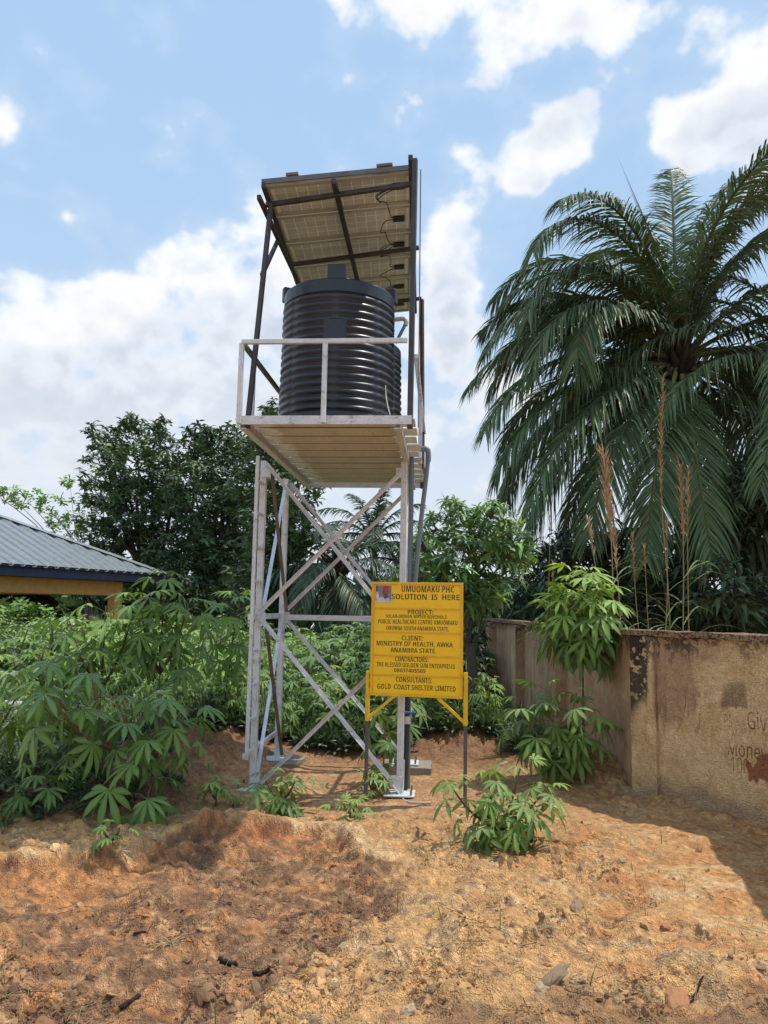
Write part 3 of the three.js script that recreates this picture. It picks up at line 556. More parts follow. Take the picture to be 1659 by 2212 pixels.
// ---------------------------------------------------------------- pipes
{
  const p1 = thing('riser_pipe', 'straight grey water pipe with a blue valve tap beside the front right tower leg', 'pipe');
  part('pipe', tubeG([V(0.245, 3.05, -6.98), V(0.245, 2, -6.97), V(0.238, 0.95, -6.95)], 0.023, 8, 10), PVC, p1);
  part('lower_pipe', tubeG([V(0.238, 0.95, -6.95), V(0.235, 0.6, -6.94), V(0.225, 0.02, -6.92)], 0.022, 8, 10), std([0.035, 0.037, 0.04], { roughness: 0.5 }), p1);
  const val = part('valve', new THREE.CylinderGeometry(0.03, 0.03, 0.06, 12), WHITE, p1); val.position.set(0.24, 0.62, -6.90);
  const vh = part('valve_handle', new RoundedBoxGeometry(0.13, 0.016, 0.04, 1, 0.005), std([0.03, 0.12, 0.42], { roughness: 0.4 }), p1); vh.position.set(0.245, 0.685, -6.90);
  const p2 = thing('return_pipe', 'slanting grey pipe with an elbow at the deck, outermost right of the tower', 'pipe');
  part('pipe', tubeG([V(0.395, 2.99, -6.97), V(0.392, 2.9, -6.97), V(0.33, 2.3, -6.96), V(0.262, 1.4, -6.945), V(0.25, 0.9, -6.99), V(0.25, 0.02, -7.02)], 0.022, 30, 10), PVC, p2);
  part('elbow', tubeG([V(0.20, 3.05, -6.985), V(0.33, 3.05, -6.975), V(0.385, 3.045, -6.97), V(0.397, 3.0, -6.97), V(0.397, 2.93, -6.97)], 0.026, 20, 10), PVC, p2);
  const g0 = (x, z, h = 0.008) => V(x, gy(x, z) + h, z);
  solo('electric_cable', tubeG([V(0.21, 0.3, -6.82), V(0.205, 0.1, -6.8), g0(0.2, -6.72), g0(0.24, -6.62), g0(0.34, -6.56), g0(0.43, -6.55)], 0.006, 30, 6), WHITE, 'thin white cable curling over the soil from the front right tower leg', 'cable');
}

// ---------------------------------------------------------------- yellow sign board
{
  const W = 0.785, H = 0.955, S = thing('sign_board', 'yellow stencilled project sign board on two posts in front of the tower', 'sign', [0.293, 0, -6.58], -0.205);
  const c = document.createElement('canvas'); c.width = 1024; c.height = 1236; const x = c.getContext('2d'), rnd = mulberry(8);
  const YEL = 'rgb(255,203,18)', INK = 'rgb(14,10,6)';
  x.fillStyle = YEL; x.fillRect(0, 0, 1024, 1236);
  const lines = [['UMUOMAKU PHC', 331, 927, 73, 69], ['SOLUTION  IS  HERE', 223, 986, 160, 58], ['PROJECT:', 405, 700, 326, 48], ['SOLAR-DRIVEN WATER BOREHOLE', 160, 847, 374, 37], ['PUBLIC HEALTHCARE CENTRE UMUOMAKU', 73, 965, 433, 47], ['ORUMBA SOUTH ANAMBRA STATE.', 169, 872, 503, 45], ['CLIENT:', 341, 586, 608, 50], ['MINISTRY OF HEALTH, AWKA', 59, 914, 671, 49], ['ANAMBRA STATE.', 221, 737, 741, 49], ['CONTRACTORS:', 274, 649, 836, 52], ['THE BLESSED GOLDEN SUN ENTERPRISES', 67, 940, 899, 47], ['08037405505', 265, 618, 958, 39], ['CONSULTANTS:', 285, 690, 1056, 55], ['GOLD  COAST SHELTER LIMITED', 76, 951, 1135, 55]];
  for (const [t, x0, x1, yc, h] of lines) {
    x.font = 'bold 100px sans-serif'; x.textBaseline = 'alphabetic';
    const w = x.measureText(t).width, sx = (x1 - x0) / w, sy = h / 71;
    x.setTransform(sx, 0, 0, sy, x0, yc + h / 2); x.fillStyle = INK; let pen = 0;
    for (const ch of t) {
      const cw = x.measureText(ch).width, g = (1.2 + h * 0.045) / sx, gh = 5 / sy;
      const jy = (rnd() - 0.5) * 3.2; x.fillStyle = INK; x.fillText(ch, pen + (rnd() - 0.5) * 2, jy); x.fillStyle = YEL;                               // stencil bridges
      if ('OCGQS0368U'.includes(ch)) x.fillRect(pen + cw / 2 - g / 2, -78, g, 82);
      else if ('PRBD'.includes(ch)) { x.fillRect(pen + cw * 0.36, -78, g, 82); }
      else if ('A4'.includes(ch)) { x.fillRect(pen + cw / 2 - g / 2, -34, g, 18); }
      else if (ch === 'E' || ch === 'F' || ch === 'L' || ch === 'H' || ch === 'T') { x.fillRect(pen + (ch === 'T' ? cw * 0.66 : cw * 0.35), ch === 'H' ? -50 : -78, g * 0.8, ch === 'H' ? 26 : ch === 'T' ? 18 : 82); }
      else if ('MNWK'.includes(ch)) x.fillRect(pen, -30, cw, gh * 0.0);
      pen += cw;
    }
    x.setTransform(1, 0, 0, 1, 0, 0);
  }
  // scuffs: ink overspray, dust and scratches
  for (let k = 0; k < 2600; k++) { x.fillStyle = rnd() < 0.5 ? `rgba(60,40,10,${0.02 + 0.05 * rnd()})` : `rgba(255,205,60,${0.02 + 0.06 * rnd()})`; x.beginPath(); x.ellipse(rnd() * 1024, rnd() * 1236, 2 + 16 * rnd(), 1 + 5 * rnd(), rnd() * 3, 0, 7); x.fill(); }
  for (let k = 0; k < 60; k++) { x.fillStyle = `rgba(50,35,10,${0.10 + 0.25 * rnd()})`; x.fillRect(rnd() * 1024, [284, 545, 792, 1008, 1210][k % 5] - 12 + rnd() * 16, 10 + 50 * rnd(), 1 + 1.5 * rnd()); }
  const tex = new THREE.CanvasTexture(c); tex.colorSpace = THREE.SRGBColorSpace;
  const face = std([1, 1, 1], { map: tex, roughness: 0.42 });
  const YM = std([1.0, 0.56, 0.01], { map: TEX.blot, roughness: 0.42 });
  const y0 = 0.855, rows = [0, 0.234, 0.442, 0.646, 0.818, 1];
  for (let k = 0; k < 5; k++) {
    const a = rows[k], b = rows[k + 1], h = (b - a) * H, g = new THREE.BoxGeometry(W - 0.004, h - 0.004, 0.004), uv = g.attributes.uv, p = g.attributes.position;
    for (let i = 0; i < uv.count; i++) uv.setXY(i, p.getX(i) / W + 0.5, 1 - (a + b) / 2 + p.getY(i) / H);
    const m = part('board_panel', g, face, S); m.position.set(0, y0 + H * (1 - (a + b) / 2), 0);
  }
  // portrait print
  {
    const q = document.createElement('canvas'); q.width = 176; q.height = 184; const k = q.getContext('2d');
    const oval = (cx, cy, rx, ry, f, r = 0) => { k.fillStyle = f; k.beginPath(); k.ellipse(cx, cy, rx, ry, r, 0, 7); k.fill(); };
    k.fillStyle = 'rgb(128,122,138)'; k.fillRect(0, 0, 176, 184); k.fillStyle = 'rgb(92,90,104)'; k.fillRect(0, 0, 26, 90); oval(20, 84, 13, 18, 'rgb(208,198,190)'); k.fillStyle = 'rgb(222,214,206)'; k.fillRect(4, 96, 34, 50);
    oval(88, 196, 92, 74, 'rgb(188,190,206)'); oval(60, 200, 54, 60, 'rgb(204,206,220)'); oval(112, 118, 24, 26, 'rgb(96,56,44)'); oval(112, 72, 33, 44, 'rgb(122,72,56)'); oval(118, 66, 24, 34, 'rgb(142,88,70)'); oval(84, 74, 6, 10, 'rgb(104,60,48)');
    k.fillStyle = 'rgb(196,36,34)'; k.beginPath(); k.moveTo(80, 48); k.lineTo(84, 10); k.quadraticCurveTo(112, -4, 146, 10); k.lineTo(150, 48); k.quadraticCurveTo(112, 34, 80, 48); k.fill();
    oval(104, 66, 6, 3, 'rgb(50,28,24)'); oval(130, 66, 6, 3, 'rgb(50,28,24)'); k.fillStyle = 'rgb(70,36,32)'; k.fillRect(98, 57, 14, 3); k.fillRect(124, 57, 14, 3); oval(118, 82, 7, 5, 'rgb(112,62,50)'); oval(116, 97, 13, 4, 'rgb(84,38,36)');
    const t = new THREE.CanvasTexture(q); t.colorSpace = THREE.SRGBColorSpace;
    const m = part('portrait_print', new THREE.BoxGeometry(0.136, 0.143, 0.002), std([1, 1, 1], { map: t, roughness: 0.35 }), S); m.position.set(-W / 2 + 0.102, y0 + H - 0.102, 0.0042);
    tag(m, 'small photo print of a person in a red cap and white top');
  }
  const bar = (name, a, b, w, h, mat = YM) => part(name, barG(a, b, w, h), mat, S);
  const e = 0.022, z = 0.006;
  bar('frame', V(-W / 2, y0 + H - e / 2, z), V(W / 2, y0 + H - e / 2, z), 0.02, e); bar('frame', V(-W / 2, y0 + e / 2, z), V(W / 2, y0 + e / 2, z), 0.02, e);
  for (const s of [-1, 1]) bar('frame', V(s * (W / 2 - e / 2), y0 + e, z), V(s * (W / 2 - e / 2), y0 + H - e, z), e, 0.02);
  for (const r of rows.slice(1, 5)) bar('rail', V(-W / 2 + e, y0 + H * (1 - r), z - 0.002), V(W / 2 - e, y0 + H * (1 - r), z - 0.002), 0.016, 0.013);
  const steel = std([0.16, 0.15, 0.15], { map: TEX.dark, roughness: 0.5, metalness: 0.2 });
  for (const s of [-1, 1]) {
    const post = bar('post', V(s * (W / 2 + 0.022), -0.1, -0.008), V(s * (W / 2 + 0.022), 0.655, -0.008), 0.028, 0.028, steel);
    bar('post_sleeve', V(s * (W / 2 + 0.022), 0.64, -0.008), V(s * (W / 2 + 0.022), y0 + (s < 0 ? 0.20 : 0.215), -0.008), 0.034, 0.034);
    for (const y of [0.92, 0.99]) bar('weld', V(s * (W / 2 + 0.004), y, 0.012), V(s * (W / 2 + 0.004), y + 0.045, 0.012), 0.006, 0.006, steel);
    bar('diagonal', V(s * (W / 2 + 0.015), 0.665, 0), V(s * (W / 2 - 0.21), y0, 0), 0.024, 0.024);
  }
}

// ---------------------------------------------------------------- boundary wall
{
  const HW = 1.385;
  // plaster: worn ochre wash over brown render, black growth below the coping, drips and graffiti on the right section
  function plaster(w, h, len, kind, seed) {
    const a = tileNoise(seed, 64), b = tileNoise(seed + 1, 128), c2 = tileNoise(seed + 2, 256), W = w, Hh = h;
    const cv = document.createElement('canvas'); cv.width = W; cv.height = Hh; const q = cv.getContext('2d'); q.fillStyle = '#000'; q.fillRect(0, 0, W, Hh);
    const M = W / len; // pixels per metre
    if (kind === 'right') {
      q.fillStyle = '#fff'; const txt = (t, xm, ym, hm, al, wd) => { q.globalAlpha = al; q.font = `${hm * M * 1.35}px sans-serif`; q.setTransform(wd, 0, 0, 1, xm * M, (1.4 - ym) * M); q.fillText(t, 0, 0); q.setTransform(1, 0, 0, 1, 0, 0); };
      txt('PleSe', 0.825, 0.705, 0.105, 0.55, 0.50); txt('Give', 1.01, 0.72, 0.135, 1, 0.62); txt('Me', 0.885, 0.63, 0.075, 0.85, 0.62); txt('Money', 0.842, 0.50, 0.12, 1, 0.66); txt('100', 0.865, 0.38, 0.115, 0.85, 0.62); q.globalAlpha = 1;
    }
    const ink = q.getImageData(0, 0, W, Hh).data;
    return dataTex(W, Hh, (x, yy) => {
      const y = yy / Hh * 1.4, xm = x / M, n1 = a(x / W * 64 * 0.5 * len, y * 12), f = (sx, sy) => 0.55 * a(xm * sx, y * sy) + 0.3 * b(xm * sx * 2.3, y * sy * 2.3) + 0.15 * c2(xm * sx * 6, y * sy * 6);
      const big = f(2.2, 2.4), mid = f(7, 6), fine = f(26, 26), drip = f(14, 1.6), drip2 = f(24, 3.5);
      let col;
      if (kind === 'right') {
        col = mixC([0.80, 0.585, 0.32], [0.70, 0.49, 0.245], smoothstep(mid, 0.4, 0.65));
        const by = y + 0.5 * (big - 0.5) + 0.6 * (drip - 0.5) - 0.25 * Math.max(0, xm - 0.5), bare = smoothstep(by, 0.80, 0.90) * (1 - smoothstep(xm + 0.45 * (big - 0.5) + 0.2 * (mid - 0.5), 0.62, 0.74)) * smoothstep(xm, 0.20, 0.25);
        col = mixC(col, mixC([0.38, 0.22, 0.125], [0.46, 0.285, 0.17], mid), 0.7 * bare);
        const edge = Math.exp(-(((by - 0.86) / 0.11) ** 2)) * (1 - smoothstep(xm, 0.62, 0.82));
        col = mixC(col, [0.09, 0.068, 0.05], 0.5 * edge * smoothstep(drip2, 0.45, 0.65));
        const patch = smoothstep(xm + 0.08 * (mid - 0.5), 0.80, 0.84) * (1 - smoothstep(xm + 0.07 * (mid - 0.5), 1.0, 1.03)) * smoothstep(y + 0.08 * (mid - 0.5) + 0.1 * (drip - 0.5), 0.845, 0.87) * (1 - smoothstep(y + 0.3 * (big - 0.5), 1.02, 1.10));
        col = mixC(col, mixC([0.20, 0.12, 0.07], [0.085, 0.065, 0.05], smoothstep(drip2, 0.4, 0.6) * (1 - smoothstep(xm, 0.90, 0.98))), 0.6 * patch);
        const brick = smoothstep(xm + 0.10 * (mid - 0.5), 1.0, 1.015) * smoothstep(y + 0.2 * (mid - 0.5), 0.315, 0.33) * (1 - smoothstep(y + 0.4 * (mid - 0.5) - 0.05 * n1, 0.50, 0.52));
        col = mixC(col, mixC([0.27, 0.085, 0.03], [0.33, 0.12, 0.045], mid), 0.9 * brick);
        const o = ((Hh - 1 - yy) * W + x) * 4; col = mixC(col, [0.19, 0.06, 0.022], (ink[o] / 255) * 0.85 * (0.15 + 0.85 * smoothstep(mid * 0.6 + fine * 0.4, 0.34, 0.52)));
        col = mixC(col, [0.42, 0.29, 0.18], 0.8 * (1 - smoothstep(y + 0.3 * (big - 0.5), 0.1, 0.26)));
        const black = smoothstep(y + 0.34 * (big - 0.5) + 0.4 * (drip - 0.5), 1.17, 1.34) * lerp(1, 0.75, smoothstep(xm, 0.7, 0.9)); col = mixC(col, [0.04, 0.031, 0.024], 0.8 * black * smoothstep(fine, 0.33, 0.5));
        const but = (1 - smoothstep(xm + 0.04 * (mid - 0.5), 0.16, 0.20)) * smoothstep(y - 1.9 * xm + 0.4 * (big - 0.5) + 0.25 * (mid - 0.5), 0.42, 0.66); col = mixC(col, [0.035, 0.027, 0.021], 0.92 * but * smoothstep(fine, 0.28, 0.42));
      } else {
        col = mixC([0.45, 0.29, 0.17], [0.56, 0.385, 0.235], smoothstep(big * 0.6 + mid * 0.4, 0.4, 0.62));
        col = mixC(col, [0.24, 0.145, 0.085], 0.5 * smoothstep(drip * 0.4 + big * 0.6, 0.5, 0.72));
        col = mixC(col, [0.055, 0.04, 0.03], 0.75 * smoothstep(drip2 * 0.55 + mid * 0.45, 0.52, 0.68) * Math.max(1 - smoothstep(y, 0.2, 0.62), 0.8 * smoothstep(y, 0.95, 1.25)));
        col = mixC(col, [0.045, 0.034, 0.026], 0.75 * smoothstep(y + 0.25 * (drip - 0.5), 1.20, 1.34) * smoothstep(fine, 0.3, 0.5));
        col = mixC(col, [0.24, 0.105, 0.05], 0.6 * (1 - smoothstep(y + 0.2 * (big - 0.5), 0.05, 0.2)));
      }
      const k = 0.84 + 0.32 * fine + 0.14 * (c2(x / 1.5, yy / 1.5) - 0.5);
      return [Math.sqrt(col[0] * k), Math.sqrt(col[1] * k), Math.sqrt(col[2] * k)];
    }, false, true);
  }
  const unsq = (t) => { const d = t.image.data; for (let i = 0; i < d.length; i += 4) for (let k = 0; k < 3; k++) { const v = d[i + k] / 255, l = v * v; d[i + k] = Math.round(255 * (l <= 0.0031308 ? l * 12.92 : 1.055 * l ** (1 / 2.4) - 0.055)); } t.colorSpace = THREE.SRGBColorSpace; return t; };
  const b1 = tileNoise(71, 64), b2 = tileNoise(72, 128);
  const relR = dataTex(1024, 1024, (x, y) => { const v = 0.5 * b1(x / 16, y / 16) + 0.5 * b2(x / 8, y / 8); return Math.abs(v - 0.5) * 2 * 0.7 + 0.3 * b2(x / 8 + 11, y / 8 + 3); }); relR.repeat.set(1, 1);
  const texR = unsq(plaster(1024, 1024, 1.4, 'right', 81)), texL = unsq(plaster(1024, 512, 2.3, 'left', 91));
  texR.repeat.set(1 / 1.4, 1 / 1.4); texL.repeat.set(1 / 2.3, 1 / 1.4);
  const MR = std([1, 1, 1], { map: texR, bumpMap: relR, bumpScale: 0.022, roughness: 0.95 }), ML = std([1, 1, 1], { map: texL, bumpMap: relR, bumpScale: 0.006, roughness: 0.95 });
  const cop = tileNoise(75, 128), COP = std([0.36, 0.24, 0.15], { map: dataTex(512, 512, (x, y) => { const v = 0.55 * b1(x / 8, y / 8) + 0.45 * cop(x / 4, y / 4), k = 0.45 + 0.8 * v; const g = smoothstep(v, 0.36, 0.5); return [k * (0.3 + 0.7 * g), k * (0.29 + 0.66 * g), k * (0.28 + 0.62 * g)]; }), bumpMap: relR, bumpScale: 0.02, roughness: 1 });
  const wall = thing('boundary_wall', 'weathered ochre boundary wall with pilasters, dark coping and red graffiti at right', 'wall');
  // a slab of wall from p to q on the ground, its yard face on the left of p->q; rough surface by subdividing
  function slab(name, p, q, y0, y1, t, off, mat, wob, u0 = 0) {
    const d = V(q[0] - p[0], 0, q[1] - p[1]), len = d.length(); d.normalize(); const n = V(-d.z, 0, d.x); // towards the yard
    let g = new THREE.BoxGeometry(len, y1 - y0, t, Math.max(2, Math.round(len / 0.035)), Math.max(2, Math.round((y1 - y0) / 0.035)), 2);
    const P = g.attributes.position, N = g.attributes.normal, uv = g.attributes.uv;
    for (let i = 0; i < P.count; i++) {
      let x = P.getX(i), y = P.getY(i), z = P.getZ(i);
      const w = wob * fbm3((x + p[0] * 3) * 5, y * 5, z * 2 + off * 9, 3);
      uv.setXY(i, u0 + x + len / 2 + (Math.abs(N.getX(i)) > 0.5 ? z : 0), y + (y1 + y0) / 2 + (Math.abs(N.getY(i)) > 0.5 ? z : 0));
      P.setXYZ(i, x + (Math.abs(x) > len / 2 - 1e-3 ? w : 0), y + (Math.abs(y) > (y1 - y0) / 2 - 1e-3 ? w * 0.8 : 0), z + (Math.abs(z) > t / 2 - 1e-3 ? w : 0));
    }
    g.computeVertexNormals();
    const m = part(name, g, mat, wall), mid = V((p[0] + q[0]) / 2, (y0 + y1) / 2, (p[1] + q[1]) / 2).addScaledVector(n, off - t / 2);
    m.matrixAutoUpdate = false; m.matrix.makeBasis(d, V(0, 1, 0), V().crossVectors(d, V(0, 1, 0))).setPosition(mid); m.matrix.decompose(m.position, m.quaternion, m.scale); m.matrixAutoUpdate = true;
    return m;
  }
  const C = [2.224, -6.891], far = [1.935, -14.6], D = [2.97, -5.85], E = [2.62, -3.95];  // D to E: added bend out of view, shaped for the shadow it casts
  slab('wall_panel', C, D, -0.3, HW, 0.16, 0, MR, 0.010); slab('wall_panel', D, E, -0.3, HW, 0.16, 0, ML, 0.01, 0.4);
  slab('coping', [2.20, -6.93], D, HW + 0.002, HW + 0.05, 0.26, 0.045, COP, 0.016); slab('coping', D, E, HW + 0.002, HW + 0.052, 0.26, 0.045, COP, 0.016);
  // the left section runs away from the corner: its yard face looks left, so it is laid out from far to near
  const at2 = (d) => { const t = (d - 6.891) / (14.6 - 6.891); return [lerp(C[0], far[0], t), lerp(C[1], far[1], t)]; };
  const cuts = [14.6, 13.6, 11.4, 9.2, 6.93];
  for (let k = 0; k < 4; k++) slab('wall_panel', at2(cuts[k]), at2(cuts[k + 1]), -0.3, HW - 0.02 * (k < 2), 0.15, 0, ML, 0.006, k * 0.55);
  for (const d of [13.6, 11.4, 9.2]) slab('pilaster', at2(d + 0.13), at2(d - 0.13), -0.3, HW - 0.03, 0.2, 0.13, ML, 0.010, d * 0.37);
  slab('coping', far, at2(9.1), HW - 0.012, HW + 0.035, 0.25, 0.05, COP, 0.014); slab('coping', at2(9.09), at2(6.9), HW + 0.002, HW + 0.045, 0.25, 0.05, COP, 0.014);
  // the pilaster at the corner, splayed towards its foot
  slab('pilaster', [2.215, -6.905], [2.36, -6.70], -0.3, HW - 0.006, 0.14, 0.04, MR, 0.016);
}

// ---------------------------------------------------------------- health post at left
{
  const Bx = [-6.55, -22.9], l = V(-0.43, 0, 0.9).normalize(), n = V(-0.9, 0, -0.43).normalize();
  const P = (a, b, y) => V(Bx[0], y, Bx[1]).addScaledVector(l, a).addScaledVector(n, b);
  const Bd = thing('health_post', 'low ochre building with grey corrugated hip roof and navy fascia beyond the cassava', 'building');
  const LEN = 12, DEP = 6.6, EY = 2.44, SL = 0.455;
  const a = tileNoise(101, 64), b = tileNoise(102, 128);
  const roofM = std([0.30, 0.335, 0.36], { roughness: 0.45, metalness: 0.25, map: dataTex(512, 512, (x, y) => { const v = 0.72 + 0.34 * (a(x / 16, y / 16) * 0.5 + b(x / 6, y / 60) * 0.5 - 0.5), w = Math.max(0, b(x / 5 + 5, y / 90) * 0.7 + a(x / 24, y / 24) * 0.3 - 0.5); return [v + 0.5 * w, v + 0.34 * w, v - 0.15 * w]; }) });
  // corrugated sheets: one mesh per sheet of 1.0 m, ribs 0.2 m apart running down the slope
  const sheet = (name, org, along, up, s0, s1, lim) => {
    const p = [], uv = [], idx = []; let c = 0;
    const prof = (s) => { const q = ((s / 0.33) % 1 + 1) % 1; return 0.05 * smoothstep(0.5 - Math.abs(q - 0.5), 0.12, 0.3); };
    for (let s = s0; s <= s1 + 1e-6; s += 0.02) for (const t of [-0.12, lim(s)]) { const w = org.clone().addScaledVector(along, s).addScaledVector(up, Math.max(t, -0.12)); w.y += prof(s) + t * SL + 0.02; p.push(w.x, w.y, w.z); uv.push(s, t); c++; }
    for (let k = 0; k < c - 2; k += 2) idx.push(k, k + 2, k + 1, k + 1, k + 2, k + 3);
    const g = new THREE.BufferGeometry(); g.setAttribute('position', new THREE.Float32BufferAttribute(p, 3)); g.setAttribute('uv', new THREE.Float32BufferAttribute(uv, 2)); g.setIndex(idx); g.computeVertexNormals();
    part(name, g, roofM, Bd);
  };
  const half = DEP / 2;
  for (let s = 0; s < LEN - 0.01; s += 1) sheet('roof_sheet', P(0, 0, EY), l, n, s, s + 1, (x) => Math.min(x, LEN - x, half));
  for (let s = 0; s < DEP - 0.01; s += 1.1) { sheet('roof_sheet', P(0, 0, EY), n, l, s, s + 1.1, (x) => Math.min(x, DEP - x)); sheet('roof_sheet', P(LEN, 0, EY), n, l.clone().negate(), s, s + 1.1, (x) => Math.min(x, DEP - x)); }
  for (let s = 0; s < LEN - 0.01; s += 1) sheet('roof_sheet', P(0, DEP, EY), l, n.clone().negate(), s, s + 1, (x) => Math.min(x, LEN - x, half));
  const capM = std([0.38, 0.42, 0.44], { roughness: 0.4, metalness: 0.35, map: TEX.blot });
  const cap = (p, q) => { const d = q.clone().sub(p).normalize(), s = V(-d.z, 0, d.x).normalize(); for (const k of [-1, 1]) { const o = s.clone().multiplyScalar(0.11 * k); part('hip_cap', barG(p.clone().add(o).add(V(0, 0.035, 0)), q.clone().add(o).add(V(0, 0.035, 0)), 0.23, 0.006, V(0, 1, 0).addScaledVector(s, 0.3 * k)), capM, Bd); } };
  const R0 = P(half, half, EY + half * SL + 0.04), R1 = P(LEN - half, half, EY + half * SL + 0.04);
  cap(P(-0.1, -0.1, EY - 0.01), R0); cap(P(LEN, 0, EY + 0.03), R1); cap(R0, R1); cap(P(0, DEP, EY + 0.03), R0);
  const navy = std([0.04, 0.065, 0.15], { map: TEX.dark, roughness: 0.6 }), ochre = std([0.78, 0.47, 0.16], { map: TEX.blot, roughness: 0.85 });
  for (const [p, q] of [[[-0.02, 0], [LEN, 0]], [[0, 0.02], [0, DEP]], [[-0.02, DEP], [LEN, DEP]], [[LEN, 0], [LEN, DEP]]]) part('fascia', barG(P(...p, EY - 0.135), P(...q, EY - 0.135), 0.03, 0.27), navy, Bd);
  for (const [p, q] of [[[-0.03, -0.05], [LEN, -0.05]]]) part('gutter', barG(P(...p, EY - 0.015), P(...q, EY - 0.015), 0.09, 0.06), std([0.03, 0.036, 0.05], { roughness: 0.5 }), Bd);
  for (const [p, q] of [[[1.25, 0.55], [LEN - 0.5, 0.55]], [[1.25, 0.75], [1.25, DEP - 0.5]], [[1.25, DEP - 0.5], [LEN - 0.5, DEP - 0.5]]]) part('beam', barG(P(...p, 1.975), P(...q, 1.975), 0.22, 0.40), ochre, Bd);
  for (const [s, t] of [[1.25, 0.55], [6.2, 0.55], [1.25, DEP - 0.5], [LEN - 0.5, DEP - 0.5], [LEN - 0.5, 0.55]]) part('column', barG(P(s, t, -0.1), P(s, t, 2.17), 0.30, 0.28, l), ochre, Bd);
  part('floor_slab', barG(P(0.4, DEP / 2, 0.06), P(LEN - 0.3, DEP / 2, 0.06), DEP - 0.6, 0.12), CONC, Bd);
  part('soffit', barG(P(0.02, DEP / 2, EY - 0.03), P(LEN - 0.02, DEP / 2, EY - 0.03), DEP - 0.05, 0.02), ochre, Bd);
  // low pale wall in the plants
  const w = [at(-120, 1540, 10), at(88, 1540, 10)], g = new THREE.Shape([[0, -0.2], [1.45, -0.2], [1.42, 0.2], [1.33, 0.30], [0, 0.34]].map(([x, y]) => new THREE.Vector2(x, y)));
  const m = solo('low_wall', boxUV(new THREE.ExtrudeGeometry(g, { depth: 0.3, bevelSize: 0.015, bevelThickness: 0.015, bevelSegments: 2 })), std([0.55, 0.58, 0.62], { map: TEX.blot, roughness: 0.8 }), 'low pale grey block wall seen at the left edge between cassava leaves', 'low wall');
  m.position.set(w[1].x - 1.44, 0.0, -10.1);
}
// ---------------------------------------------------------------- leaves
const leafM = (rgb, o = {}) => { const m = new THREE.MeshPhysicalMaterial({ vertexColors: true, roughness: 0.9, transmission: 0.4, thickness: 0, clearcoat: 0.32, clearcoatRoughness: 0.36, side: THREE.DoubleSide, ...o }); m.color.setRGB(...rgb); return m; };
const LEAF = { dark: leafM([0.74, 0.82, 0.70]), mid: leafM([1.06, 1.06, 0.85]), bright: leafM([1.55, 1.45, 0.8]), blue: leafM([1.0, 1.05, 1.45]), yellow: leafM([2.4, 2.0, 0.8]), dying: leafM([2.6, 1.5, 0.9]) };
const barkM = std([1, 1, 1], { roughness: 0.9, map: (() => { const a = tileNoise(201, 32), b = tileNoise(202, 128); const t = dataTex(128, 128, (x, y) => { const v = 0.5 * a(x / 4, y / 4) + 0.5 * b(x, y); return 0.5 + 0.6 * v; }); return t; })(), vertexColors: true });
const stemM = new THREE.MeshStandardMaterial({ vertexColors: true, roughness: 0.85 });
const DG = [0.125, 0.235, 0.030], MID = [0.20, 0.33, 0.08], RED = [0.23, 0.06, 0.035], STEM = [0.20, 0.13, 0.075], STEM2 = [0.10, 0.055, 0.035];

// a palmate cassava leaf on its stalk; the stalk leaves the stem at the origin towards +z. `len` is that of the longest lobe = 1
function cassavaLeafInto(A, rnd, detail = 5, lobes = 7, stalk = 1.0, red = 1) {
  const up = 0.15 + 0.25 * rnd(), P = [];
  for (let k = 0; k <= 4; k++) { const t = k / 4; P.push(V(0, stalk * (up * t - 0.22 * t * t), stalk * t)); }
  A.tube(P, P.map((_, k) => 0.017 - 0.002 * k), mixC([0.16, 0.2, 0.06], RED, red), 3);
  const c = P[4], dr = 0.15 + 0.75 * rnd(), f = V(0, -Math.sin(dr), Math.cos(dr)), s = V(1, 0, 0).applyAxisAngle(V(0, 0, 1), (rnd() - 0.5) * 0.5), n = f.clone().cross(s).normalize();
  if (n.y < 0) n.negate();
  for (let k = 0; k < lobes; k++) {
    const q = lobes === 1 ? 0 : (k / (lobes - 1)) * 2 - 1, a = q * (1.75 + 0.15 * rnd()) + (rnd() - 0.5) * 0.08, L = (1 - 0.42 * Math.abs(q) ** 1.5) * (0.9 + 0.2 * rnd());
    const d = f.clone().multiplyScalar(Math.cos(a)).addScaledVector(s, Math.sin(a)).normalize(), w = n.clone().cross(d).normalize(), droop = 0.16 + 0.5 * rnd() * (0.4 + 0.6 * Math.abs(q)), tw = (rnd() - 0.5) * 0.4;
    const prof = detail >= 5 ? [[0, 0.016], [0.28, 0.054], [0.56, 0.104], [0.78, 0.082], [1, 0]] : [[0, 0.02], [0.55, 0.12], [1, 0]];
    const pts = [], ws = []; w.applyAxisAngle(d, tw);
    for (const [t, h] of prof) { pts.push(c.clone().addScaledVector(d, L * t).addScaledVector(n, -droop * L * t * t).add(V(0, -0.12 * L * t * t, 0))); ws.push(h * (0.9 + 0.5 * L * 0.3)); }
    const g = 0.85 + 0.3 * rnd();
    A.blade(pts, ws, w, n, 0.32, mul(MID, g), mul(DG, g));
  }
  return c;
}
const LEAFG = [], LEAFG_LOW = [];
{ const r = mulberry(301); for (let k = 0; k < 10; k++) { const A = new Acc(); cassavaLeafInto(A, r, 5, [7, 7, 5, 7, 6, 8, 7, 5, 9, 7][k], [1.0, 0.8, 1.2, 0.9, 1.1, 1.3, 0.7, 1.0, 0.6, 1.0][k], 0.3 + 0.6 * r()); LEAFG.push(A.geom()); const Bq = new Acc(); cassavaLeafInto(Bq, r, 3, 5 + (k % 3), 0.9, 0.4); LEAFG_LOW.push(Bq.geom()); } }

